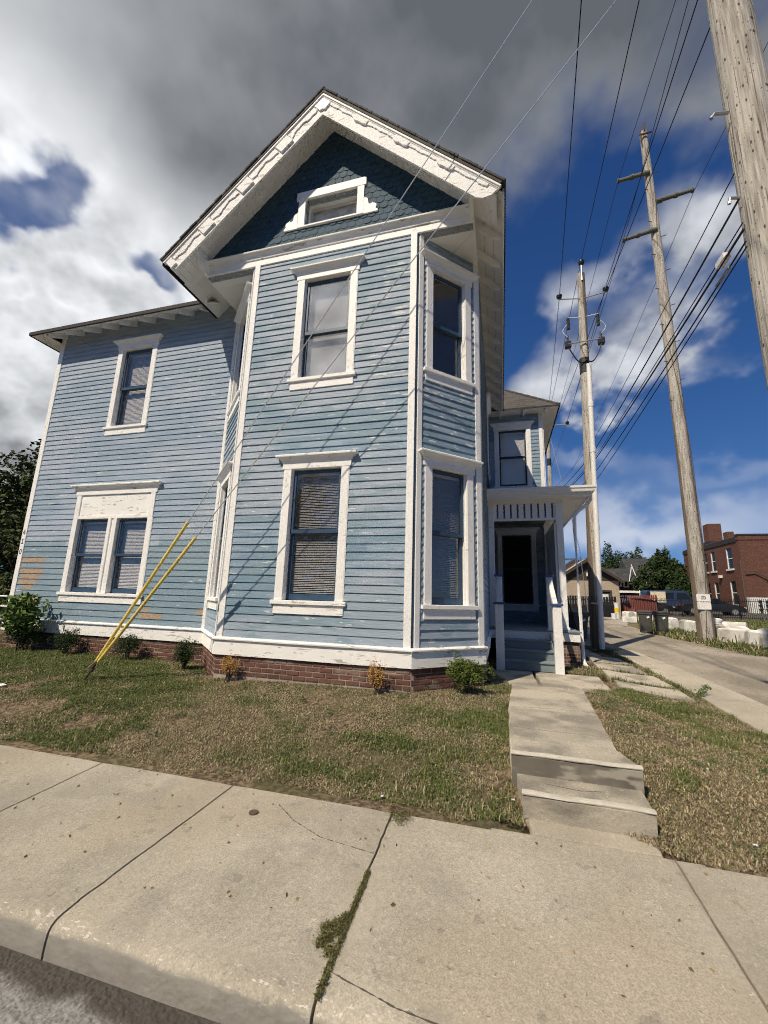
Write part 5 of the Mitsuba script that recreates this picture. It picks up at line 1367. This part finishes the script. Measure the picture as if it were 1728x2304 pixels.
for i in range(30):
    x, y = lt.uniform(-7, 3), lt.uniform(3.6, 7.5)
    if housefoot.contains(Point(x, y)): continue
    z = float(ground_z(x, y))+(0.02 if not (0.05 < x < 1.1) else 0.26-0.0)
    if 0.05 < x < 1.0: z = -1.248-0.013*(y-4.4) if y > 4.45 else -5
    s = lt.uniform(0.005, 0.013); lm.box(x-s, x+s, y-s*0.7, y+s*0.7, z, z+0.006)
ob('leaf_litter', lm.mesh(), 'mat_box', kind='stuff', label='pale scraps and dry petals scattered over lawn and walk', category='litter')
dl = np.random.default_rng(8); nd = 1500
dx_, dy_ = np.concatenate([dl.uniform(-8, 0.0, 1000), dl.uniform(1.1, 2.9, 350), dl.uniform(-6, 2.5, 150)]), np.concatenate([dl.uniform(3.6, 6.6, 1000), dl.uniform(3.6, 8, 350), dl.uniform(2.2, 3.45, 150)])
dz_ = np.where(dy_ > 3.5, ground_z(dx_, np.maximum(dy_, 3.5))+dl.uniform(0.02, 0.05, nd), -1.594)
okd = ~np.array([housefoot.contains(Point(a, b)) for a, b in zip(dx_, dy_)])
v, f, c = leaves(np.column_stack([dx_, dy_, dz_])[okd], 0.026, 1.7, 0.0, 76, ((0.10, 0.065, 0.035), (0.42, 0.31, 0.17)))
ob('dead_leaves', (v, f), 'mat_vertex', color=c, label='small curled dead leaves and straw scattered on lawn and sidewalk', category='litter', kind='stuff')
ob('paper_scrap', slab_poly([(-7.0, 4.62), (-6.86, 4.60), (-6.84, 4.66), (-6.97, 4.69)], lambda x, y: float(ground_z(x, y))+0.05, 0.01, 0.002, 0.004, 9), 'mat_box', label='white paper scrap lying in the grass at the left', category='litter')
sprig = np.vstack([np.column_stack([2.98+0.25*t+rng.normal(0, 0.03, 30), np.full(30, 8.25)+0.25*t+rng.normal(0, 0.04, 30), -1.42+0.13*t+rng.normal(0, 0.02, 30)]) for t in np.linspace(0, 1, 5)])
v, f, c = leaves(sprig, 0.05, 2.2, 0.8, 75, ((0.05, 0.09, 0.02), (0.11, 0.16, 0.05)))
ob('weed_sprig', (v, f), 'mat_vertex', color=c, label='leafy weed sprouting at the edge of the concrete strip', category='weed', kind='stuff')

# ------------------------------------------------------------------ beyond the alley
def on_ground(x, y): return float(ground_z(x, y))
def trash_bin(x, y, rot, label, group=None, zb=None, s=1.0):
    k = thing('wheeled_bin', label, 'wheeled bin', group)
    z0 = on_ground(x, y)+0.01 if zb is None else zb
    c, sn = math.cos(rot), math.sin(rot)
    def T(v):
        v = np.asarray(v, float)*s; return np.column_stack([x+v[:, 0]*c-v[:, 1]*sn, y+v[:, 0]*sn+v[:, 1]*c, z0+v[:, 2]])
    def rr(w, d, z, r=0.06):
        p = np.array(sbox(-w/2, -d/2, w/2, d/2).buffer(-r).buffer(r, quad_segs=4).exterior.coords)[:-1]
        return np.column_stack([p, np.full(len(p), z)])
    body = loft([T(rr(0.50, 0.56, 0.06)), T(rr(0.54, 0.62, 0.45)), T(rr(0.59, 0.70, 0.86)), T(rr(0.60, 0.71, 0.87)), T(rr(0.66, 0.78, 0.90)), T(rr(0.66, 0.78, 0.99))])
    ob('body', body, 'mat_bin', k, smooth=30)
    ob('lid', loft([T(rr(0.69, 0.82, 0.99)), T(rr(0.70, 0.83, 1.01)), T(rr(0.69, 0.82, 1.035)), T(rr(0.60, 0.70, 1.065)), T(rr(0.3, 0.4, 1.08))]), 'mat_bin', k, smooth=30)
    v, f = tube([[-0.25, 0.42, 0.98], [-0.25, 0.47, 1.0], [0.25, 0.47, 1.0], [0.25, 0.42, 0.98]], 0.018, 6); ob('handle', (T(v), f), 'mat_bin', k)
    for sx_ in (-0.24, 0.24):
        w = trimesh.creation.cylinder(0.12, 0.06, sections=16, transform=trimesh.transformations.translation_matrix([sx_, 0.27, 0.12])@trimesh.transformations.rotation_matrix(math.pi/2, [0, 1, 0]))
        ob('wheel', (T(w.vertices), w.faces), 'mat_tyre', k)
    v, f = boxm(0.05, 0.17, -0.372, -0.366, 0.72, 0.80); th = 0.5
    v = np.array(v); q = v-[0.11, 0, 0.76]; v = np.column_stack([0.11+q[:, 0]*math.cos(th)-q[:, 2]*math.sin(th), v[:, 1]+0.012, 0.76+q[:, 0]*math.sin(th)+q[:, 2]*math.cos(th)])
    ob('sticker', (T(v), f), 'mat_sign', k)
trash_bin(6.98, 24.45, -0.25, 'left dark grey wheeled bin of the pair on the alley verge')
trash_bin(7.50, 23.85, -0.30, 'right dark grey wheeled bin of the pair, with a white sticker under its lid')
trash_bin(2.72, 17.6, 0.3, 'dark wheeled bin in the shade behind the porch corner', s=0.98)
ob('board_stick', MB().add(*tube([[2.02, 15.4, 0.55], [2.62, 16.4, -1.30]], 0.028, 6)).mesh(), 'mat_bark', label='long stick leaning behind the downspout', category='stick')

def block(x, y, rot, L, w, h, label, seed, taper=0.78, notch=False, lug=False, mat='mat_block'):
    k = thing('concrete_block', label, 'concrete block'); r = np.random.default_rng(seed)
    z0 = on_ground(x, y)-0.03; c, sn = math.cos(rot), math.sin(rot); n = 7; rings = []
    for i in range(n):
        u = -L/2+L*i/(n-1); e = 0.03 if i in (0, n-1) else 0
        zz = 0.09 if (notch and i in (2, 3, 4)) else 0.0
        ring = np.array([[u, -w/2+e, zz], [u, -w/2*taper+e, h-0.05-e], [u, -w/2*taper+0.05+e, h-e], [u, w/2*taper-0.05-e, h-e], [u, w/2*taper-e, h-0.05-e], [u, w/2-e, zz]])
        ring += r.normal(0, 0.008, ring.shape); rings.append(np.column_stack([x+ring[:, 0]*c-ring[:, 1]*sn, y+ring[:, 0]*sn+ring[:, 1]*c, z0+ring[:, 2]]))
    ob('body', loft(rings), mat, k)
    if lug:
        for u in (-L*0.22, L*0.27):
            rg = []
            for i in range(5):
                a = u-L*0.13+L*0.26*i/4; e = 0.05 if i in (0, 4) else 0
                q = np.array([[a, -w*0.22, h-0.02], [a, -w*0.18, h+0.10-e], [a, w*0.18, h+0.10-e], [a, w*0.22, h-0.02]]); rg.append(np.column_stack([x+q[:, 0]*c-q[:, 1]*sn, y+q[:, 0]*sn+q[:, 1]*c, z0+q[:, 2]]))
            ob('lug', loft(rg), 'mat_block', k)
block(8.62, 18.45, -1.42, 3.1, 0.60, 0.62, 'long pale concrete barrier block at the right edge, with broken foot and two lugs', 81, notch=True, lug=True)
block(9.15, 22.5, -1.35, 0.80, 0.55, 0.60, 'rounded concrete block just right of the tall pole, with rubble on top', 82, mat='mat_block_stained')
block(9.12, 24.75, -1.4, 0.75, 0.48, 0.66, 'white painted block just left of the tall pole', 83)
block(9.30, 26.0, -1.4, 0.70, 0.48, 0.64, 'stained grey block between the two white blocks left of the tall pole', 84, mat='mat_block_stained')
block(9.02, 27.3, -1.35, 0.80, 0.52, 0.68, 'white painted block beside the right hand bin', 85)
block(8.62, 33.6, -0.25, 0.85, 0.6, 0.74, 'white block in front of the red fence, left of the bins', 86)
block(9.50, 33.2, -0.35, 0.85, 0.6, 0.74, 'weathered white block half hidden behind the left bin', 87)
rb = trimesh.creation.icosphere(2, 0.3); vv = np.array(rb.vertices); vv *= (0.7+0.6*meshkit.noise(vv*5, 3))[:, None]; vv[:, 2] *= 0.7
ob('rubble_stone', (vv+[9.2, 22.6, on_ground(9, 22.6)+0.66], rb.faces), 'mat_block', label='broken lump of concrete resting on the rounded block', category='rubble')
ob('pipe_stub', tube([[9.3, 23.6, on_ground(9, 23)+0.45], [10.5, 22.8, on_ground(10, 23)+0.45]], [0.24, 0.24], 12), 'mat_block', label='concrete pipe lying behind the rounded block', category='pipe')

def bucket(x, y, s, mat, label, z=None):
    z = on_ground(x, y) if z is None else z
    r = trimesh.creation.revolve(np.array([[0, 0], [0.13, 0], [0.155, 0.33], [0.165, 0.335], [0.165, 0.36], [0.15, 0.36], [0.145, 0.33], [0, 0.30]])*s, sections=18); r.apply_translation([x, y, z])
    return ob('bucket', r, mat, label=label, category='bucket')
bucket(8.32, 36.6, 1.25, 'mat_box', 'white bucket standing alone at the end of the alley'); z_ = on_ground(8.75, 37.4)
bucket(8.80, 37.6, 1.25, 'mat_box', 'white bucket at the bottom of the stack', z_); bucket(8.80, 37.6, 1.25, 'mat_yellow', 'yellow bucket in the middle of the stack', z_+0.36); bucket(8.80, 37.6, 1.25, 'mat_box', 'white bucket topping the stack', z_+0.78)
ob('paper_scrap', MB().box(7.6, 7.95, 22.4, 22.52, on_ground(7.7, 22.4)+0.02, on_ground(7.7, 22.4)+0.05).mesh(), 'mat_box', label='white wrapper lying by the bins', category='litter')

# fences
def g3(x, y): return on_ground(x, y)
fk = thing('board_fence', 'red brown board fence at the end of the alley behind the bins', 'fence')
xs = np.linspace(9.85, 12.85, 22)
for i, x in enumerate(xs[:-1]):
    y = 41.2+0.10*(x-9.8); z0 = g3(x, y)+0.03; ob('picket', MB().box(x+0.010, x+0.108, y-0.012+0.03*(i % 2), y+0.012+0.03*(i % 2), z0, z0+1.72+rng.normal(0, 0.02)).mesh(), 'mat_redwood', fk)
for z in (0.35, 1.5): ob('rail', MB().add(*boxm(9.85, 12.85, 41.24, 41.30, g3(11, 41)+z, g3(11, 41)+z+0.09)).mesh(), 'mat_redwood', fk)
dkf = thing('board_fence', 'black wooden gate and fence in front of the tan garage', 'fence')
for i, x in enumerate(np.linspace(5.0, 9.05, 21)):
    y = 39.4; z0 = g3(x, y)+0.05
    if 6.9 < x < 7.0: continue
    ob('picket', MB().box(x, x+0.165, y-0.012, y+0.012, z0, z0+1.62+rng.normal(0, 0.03)).mesh(), 'mat_iron', dkf)
ob('rail', MB().box(5.0, 9.2, 39.42, 39.48, g3(7, 39)+0.4, g3(7, 39)+0.5).box(5.0, 9.2, 39.42, 39.48, g3(7, 39)+1.35, g3(7, 39)+1.45).mesh(), 'mat_iron', dkf)
ik = thing('iron_fence', 'black iron railing fence along the car park behind the blocks', 'fence')
A, B = np.array([12.9, 41.7]), np.array([20.5, 31.5]); L = np.linalg.norm(B-A); n = int(L/0.115)
bulk = MB()
for i in range(n):
    p = A+(B-A)*i/n; z0 = g3(*p); r = 0.012 if i % 18 else 0.035
    h = 1.5 if i % 18 else 1.75
    b_ = boxm(p[0]-r, p[0]+r, p[1]-r, p[1]+r, z0, z0+h)
    if i % 18 == 0: ob('post', b_, 'mat_iron', ik)
    else: bulk.add(*b_)
ob('bars', bulk.mesh(), 'mat_iron', ik, kind='stuff')
for hz in (0.15, 1.30): ob('rail', tube([[*(A+(B-A)*t), g3(*(A+(B-A)*t))+hz] for t in np.linspace(0, 1, 9)], 0.022, 4), 'mat_iron', ik)

# car park surface behind the railing
ob('car_park', sheet(np.linspace(12, 40, 20), np.linspace(35.5, 60, 16), lambda x, y: ground_z(x, y)+0.03), 'mat_road', kind='structure')

def car(x, y, rot, paint, label, van=False, facing=1):
    k = thing('parked_van' if van else 'parked_car', label, 'van' if van else 'car'); z0 = g3(x, y)+0.03
    c, sn = math.cos(rot), math.sin(rot)
    def T(v): v = np.asarray(v, float); return np.column_stack([x+v[:, 0]*c*facing-v[:, 1]*sn, y+v[:, 0]*sn*facing+v[:, 1]*c, z0+v[:, 2]])
    if van:
        prof = [(-2.6, 0.35), (-2.65, 0.9), (-2.55, 2.0), (-2.35, 2.2), (1.0, 2.2), (1.35, 2.1), (1.95, 1.25), (2.55, 1.05), (2.65, 0.6), (2.6, 0.35)]; gl = [(0.35, 1.25), (0.45, 1.95), (1.25, 1.95), (1.78, 1.28)]; H = 0.95
        gl2 = [(-2.3, 1.3), (-2.3, 1.95), (0.2, 1.95), (0.1, 1.3)]
    else:
        prof = [(-2.25, 0.32), (-2.28, 0.72), (-2.15, 0.95), (-1.45, 1.02), (-0.75, 1.40), (0.35, 1.42), (1.15, 0.98), (2.0, 0.84), (2.25, 0.62), (2.25, 0.32)]; gl = [(-1.25, 1.03), (-0.70, 1.34), (0.30, 1.36), (0.98, 1.0)]; H = 0.86; gl2 = None
    rings = []
    for yy_, ins in ((-H, 0.10), (-H+0.06, 0.03), (-H+0.16, 0.0), (H-0.16, 0.0), (H-0.06, 0.03), (H, 0.10)):
        q = []
        for a, b in prof:
            cx = 0.0; q.append([a-np.sign(a)*ins*0.7, yy_*(1-0.16*max(0, (b-0.95))/0.5*(not van)), b-ins*(b > 0.5)*0.8])
        rings.append(T(q))
    ob('body', loft(rings), paint, k, smooth=25)
    for s_ in (-1, 1):
        for g in (gl, gl2):
            if g is None: continue
            sh = 0.16*(0.25/0.5)*(not van)
            q = [[a, s_*(H*(1-0.16*max(0, b-0.95)/0.5*(not van))+0.004), b] for a, b in g]; q2 = [[a, y_-s_*0.03, b] for a, y_, b in q]
            ob('side_window', loft([T(q), T(q2)]), 'mat_carglass', k)
        for wx in (-1.45, 1.42):
            w = trimesh.creation.cylinder(0.33, 0.22, sections=22); w.apply_transform(trimesh.transformations.rotation_matrix(math.pi/2, [1, 0, 0])); w.apply_translation([wx, s_*(H-0.06), 0.33]); wk = ob('wheel', (T(w.vertices), w.faces), 'mat_tyre', k)
            w = trimesh.creation.cylinder(0.21, 0.225, sections=14); w.apply_transform(trimesh.transformations.rotation_matrix(math.pi/2, [1, 0, 0])); w.apply_translation([wx, s_*(H-0.055), 0.33]); ob('rim', (T(w.vertices), w.faces), 'mat_steel', wk)
        ob('tail_light', T(boxm(-2.28, -2.14, s_*0.70-0.14, s_*0.70+0.14, 0.74, 0.88)[0]) is not None and (T(boxm(-2.29, -2.12, s_*0.68-0.14, s_*0.68+0.14, 0.72, 0.86)[0]), BOXF), 'mat_red', k)
        ob('headlight', (T(boxm(2.08, 2.24, s_*0.64-0.16, s_*0.64+0.16, 0.62, 0.74)[0]), BOXF), 'mat_box', k)
    return k, T
car(17.15, 42.6, -0.08, 'mat_black_paint', 'black car with red tail lights parked behind the tall pole')
car(12.7, 44.6, 0.15, 'mat_black_paint', 'black car nearest the red fence behind the railing')
kv, Tv = car(17.5, 52.5, -0.05, 'mat_blue_paint', 'blue van with cream panel and white lettering behind the red fence', van=True)
ob('side_panel', (Tv(boxm(-2.0, -0.6, -0.965, -0.955, 0.9, 2.05)[0]), BOXF), 'mat_cream', kv)
kx = thing('parked_car', 'grey car roof just visible over the red fence', 'car'); ob('body', loft([np.array([[12.0+a, y_, g3(13, 53)+b] for a, b in ((0, 0.4), (0.1, 1.0), (0.9, 1.75), (3.0, 1.78), (3.8, 1.1), (4.2, 0.9), (4.2, 0.4))]) for y_ in (52.5, 54.2)]), 'mat_steel', kx)

# tan garage
gk = thing('garage', 'tan stucco garage with brown gable behind the black fence', 'garage')
gy, gx0, gx1, gz, gt, gp_ = 40.0, 4.75, 9.66, g3(7, 40)-0.3, 2.0, 3.62
ob('wall', fix(prism2(sbox(gx0, gz, gx1, gt).difference(sbox(8.15, gz, 8.95, 1.05)), lambda a, b, d: np.column_stack([a, d, b]), gy, gy+0.2)), 'mat_tan', gk)
ob('side_wall', MB().box(gx0, gx0+0.2, gy+0.2, gy+9, gz, gt).box(gx1-0.2, gx1, gy+0.2, gy+9, gz, gt).mesh(), 'mat_tan', gk)
gm = (gx0+gx1)/2
gb = ob('gable', fix(prism2(Polygon([(gx0, gt), (gx1, gt), (gm, gp_)]), lambda a, b, d: np.column_stack([a, d, b]), gy-0.03, gy+0.2)), 'mat_brown', gk)
for s_, xe in ((-1, gx0-0.35), (1, gx1+0.35)):
    q = [(gm, gp_+0.08), (xe, gt-0.14), (xe, gt+0.02), (gm, gp_+0.26)]
    ob('roof', fix(prism2(Polygon(q), lambda a, b, d: np.column_stack([a, d, b]), gy-0.45, gy+9)), 'mat_tanroof', gk)
    q = [(gm, gp_-0.06), (xe, gt-0.28), (xe, gt+0.0), (gm, gp_+0.24)]
    ob('rake_trim', fix(prism2(Polygon(q), lambda a, b, d: np.column_stack([a, d, b]), gy-0.50, gy-0.45)), 'mat_brown', gk)
    xd = gm+s_*1.55
    q = [(gm+s_*0.45, gp_+0.55), (gm+s_*2.75, gt+0.42), (gm+s_*2.75, gt+0.28), (gm+s_*0.45, gp_+0.38)]
    ob('dormer_roof', fix(prism2(Polygon(q), lambda a, b, d: np.column_stack([a, d, b]), gy+1.5, gy+7)), 'mat_brown', gk)
    ob('dormer_cheek', fix(prism2(Polygon([(gm+s_*0.55, gp_+0.35), (gm+s_*2.6, gt+0.32), (gm+s_*2.6, gt-0.15), (gm+s_*0.55, gp_-0.2)]), lambda a, b, d: np.column_stack([a, d, b]), gy+1.7, gy+1.8)), 'mat_tanroof', gk)
dw = ob('door', MB().box(8.15, 8.95, gy+0.05, gy+0.1, gz, 1.05).mesh(), 'mat_charcoal', gk)
ob('pane', MB().box(8.28, 8.80, gy+0.03, gy+0.05, 0.25, 0.85).mesh(), 'mat_box', dw)
ob('frame', fix(prism2(sbox(8.03, gz, 9.07, 1.2).difference(sbox(8.15, gz-1, 8.95, 1.05)), lambda a, b, d: np.column_stack([a, d, b]), gy-0.04, gy)), 'mat_brown', gk)
ob('lamp', MB().box(7.15, 7.32, gy-0.25, gy-0.03, 2.35, 2.65).mesh(), 'mat_box', gk)

# dark gabled house
hk = thing('far_house', 'dark charcoal house with steep slate roof and white trimmed windows', 'house')
hy = 68.0
ob('wall', MB().box(15.6, 24.5, hy, hy+8, -1.2, 4.2).mesh(), 'mat_charcoal', hk)
ob('roof', fix(prism2(Polygon([(hy-0.4, 4.0), (hy+3.6, 7.0), (hy+7.6, 4.0)]), lambda a, b, d: np.column_stack([d, a, b]), 17.9, 25)), 'mat_slate', hk)
ob('porch_roof', fix(prism2(Polygon([(hy-2.6, 3.3), (hy+0.5, 5.2), (hy+0.5, 3.9), (hy-2.6, 3.15)]), lambda a, b, d: np.column_stack([d, a, b]), 15.0, 18.6)), 'mat_slate', hk)
for x in (17.1, 18.2): ob('gable_trim', MB().add(*tube([[x, hy-2.7, 3.2], [17.7, hy-2.0, 5.6 if x > 17.5 else 5.2]], 0.06, 5)).mesh(), 'mat_box', hk)
for (x0, x1, z0, z1) in ((18.85, 20.1, 2.4, 3.85), (17.0, 17.7, 2.5, 3.7), (15.9, 16.8, 2.6, 3.7)):
    w = ob('window', fix(prism2(sbox(x0, z0, x1, z1).difference(sbox(x0+0.17, z0+0.17, x1-0.17, z1-0.17)), lambda a, b, d: np.column_stack([a, d, b]), hy-0.1, hy)), 'mat_white', hk)
    ob('pane', MB().box(x0+0.15, x1-0.15, hy-0.03, hy-0.01, z0+0.15, z1-0.15).mesh(), 'mat_far_dark', w)
ob('porch_rail', MB().box(14.9, 18.6, hy-2.5, hy-2.4, 1.65, 1.95).box(18.3, 18.6, hy-2.5, hy-2.4, 0.2, 3.2).mesh(), 'mat_white', hk)
ob('porch_post', MB().box(18.3, 18.55, hy-2.55, hy-2.35, -1, 3.3).mesh(), 'mat_white', hk)
ob('porch_post', MB().box(19.8, 20.0, hy-2.55, hy-2.35, -1, 1.6).box(18.5, 20.6, hy-2.55, hy-2.35, 1.3, 1.6).mesh(), 'mat_white', hk)

# brick building
bk = thing('brick_building', 'two storey red brick building with chimneys behind the car park', 'building')
by, bx = 50.0, 23.3
zt, zb_ = 7.25, -0.9
wins_side = [(51.55, 52.75), (55.2, 56.2), (57.1, 58.0), (60.2, 61.1)]
rows_ = [(0.4, 2.75), (4.05, 6.2)]
hole = sbox(by, zb_, 63.5, zt)
for a, b in wins_side:
    for z0, z1 in rows_: hole = hole.difference(sbox(a, z0, b, z1))
ob('side_wall', fix(prism2(hole, lambda a, b, d: np.column_stack([d, a, b]), bx, bx+0.35)), 'mat_far_brick', bk)
ob('front_wall', MB().box(bx, bx+26, by-0.001, by+0.35, zb_, zt).mesh(), 'mat_far_brick', bk)
ob('cornice', MB().box(bx-0.05, bx+26, by-0.07, by+0.4, zt-0.42, zt-0.05).mesh(), 'mat_far_brick', bk)
ob('coping', MB().box(bx-0.10, bx+26, by-0.12, by+0.45, zt, zt+0.18).box(bx-0.08, bx+0.4, by+0.45, 63.5, zt-0.55, zt-0.10).mesh(), 'mat_charcoal', bk)
ob('roof', MB().box(bx+0.3, bx+26, by+0.3, 63.5, zt-0.8, zt-0.6).mesh(), 'mat_charcoal', bk)
for a, b in wins_side:
    for z0, z1 in rows_:
        w = ob('window', MB().box(bx+0.10, bx+0.16, a, b, z0, z1).mesh(), 'mat_far_dark', bk)
        ob('frame', MB().box(bx+0.04, bx+0.12, b-0.13, b, z0, z1).box(bx+0.06, bx+0.11, a, b, (z0+z1)/2-0.04, (z0+z1)/2+0.04).mesh(), 'mat_white', w)
        ob('sill', MB().box(bx-0.12, bx+0.2, a-0.12, b+0.12, z0-0.18, z0).mesh(), 'mat_block', w)
ck_ = ob('chimney', MB().box(25.65, 27.1, 61.6, 63.0, 8.25, 10.5).mesh(), 'mat_far_brick', bk)
ob('base', MB().box(25.55, 27.2, 61.5, 63.1, zt-0.6, 8.25).mesh(), 'mat_charcoal', ck_)
ob('chimney', MB().box(24.5, 25.15, 54.6, 55.5, zt-0.6, 8.38).mesh(), 'mat_far_brick', bk)
ob('pipe', tube([[bx+3.0, by-0.15, 4.4], [bx+3.0, by-0.15, -0.4]], 0.05, 6), 'mat_box', bk); ob('lamp', MB().box(bx+2.85, bx+3.2, by-0.4, by-0.1, 4.4, 4.75).mesh(), 'mat_box', bk)
ob('conduit', tube([[bx+0.1, by-0.3, 3.6], [bx+0.9, by-0.3, 3.7], [bx+1.8, by-0.25, 3.1], [bx+2.0, by-0.2, 2.5], [bx+2.1, by-0.2, -0.3]], 0.055, 6), 'mat_rust', bk)
ob('service_mast', tube([[bx-0.15, by-0.2, 4.8], [bx-0.15, by-0.2, -0.3]], 0.07, 6), 'mat_rust', bk)
for y, z in ((54.2, 3.2),): ob('wall_lamp', MB().box(bx-0.3, bx, y-0.15, y+0.15, z, z+0.3).mesh(), 'mat_box', bk)
mk = thing('meter_cabinet', 'white metal meter cabinet with rows of dark meters by the brick building', 'meter cabinet')
ob('body', MB().box(22.5, 26.5, 47.6, 48.2, -0.75, 1.05).mesh(), 'mat_box', mk)
for i in range(4):
    for jx_ in range(5): ob('meter', MB().tm(trimesh.creation.cylinder(0.13, 0.2, sections=10, transform=trimesh.transformations.translation_matrix([23.2+jx_*0.55, 47.55, -0.45+i*0.38])@trimesh.transformations.rotation_matrix(math.pi/2, [1, 0, 0]))).mesh(), 'mat_iron', mk)

# trees beyond
GR = ((0.016, 0.032, 0.010), (0.050, 0.078, 0.022))
for x, y, h, rx, n, lab, sd in ((18.4, 57.0, 7.6, 2.9, 8500, 'broad dark green tree left of the tall pole', 91), (21.3, 64.0, 8.4, 2.6, 7000, 'dense green tree between the tall pole and the brick building', 92), (19.0, 84.0, 11.6, 4.6, 8500, 'rounded tree rising behind the steep slate roof', 93),
                               (18.9, 53.5, 4.4, 1.6, 3800, 'lower bushy tree in front of the dark trees beside the tall pole', 94), (24.5, 86.0, 11.2, 4.6, 8000, 'far dark tree seen over the bushes left of the tall pole', 99), (6.4, 60.0, 7.6, 3.0, 5000, 'dark tree behind the left half of the garage roof', 95), (14.8, 88.0, 9.4, 3.4, 5200, 'distant tree with open crown between garage and far house', 96), (11.2, 84.0, 8.2, 2.8, 4200, 'distant tree just right of the garage ridge', 97)):
    tree((x, y, g3(x, y)-0.2), h, rx, n, 0.30 if y < 70 else 0.36, lab, sd, cols=GR, crown0=0.14, nb=14, trunk_r=0.2)
shrub('verge_shrub', 23.6, 46.4, 0.9, 0.7, 0.8, 900, 0.10, 'low green shrub in front of the meter cabinet', 'shrub', 98, GR)
for nm in ('ground', 'street', 'alley'): labels.setdefault(nm, {})['kind'] = 'structure'

# trees across the street behind the camera: the dark mass mirrored in the ground floor windows
for i, (x, y, h, rx) in enumerate(((-17, -21, 14.5, 5.2), (-9, -24, 15.0, 5.4), (-1, -22, 14.0, 5.2), (8, -25, 15.5, 5.4), (17, -22, 14.5, 5.2))):
    tree((x, y, -1.9), h, rx, 2600, 0.55, f'street tree across the road behind the viewer, {("leftmost", "second from left", "middle", "second from right", "rightmost")[i]} of five', 110+i, cols=GR, crown0=0.12, nb=11, trunk_r=0.25)
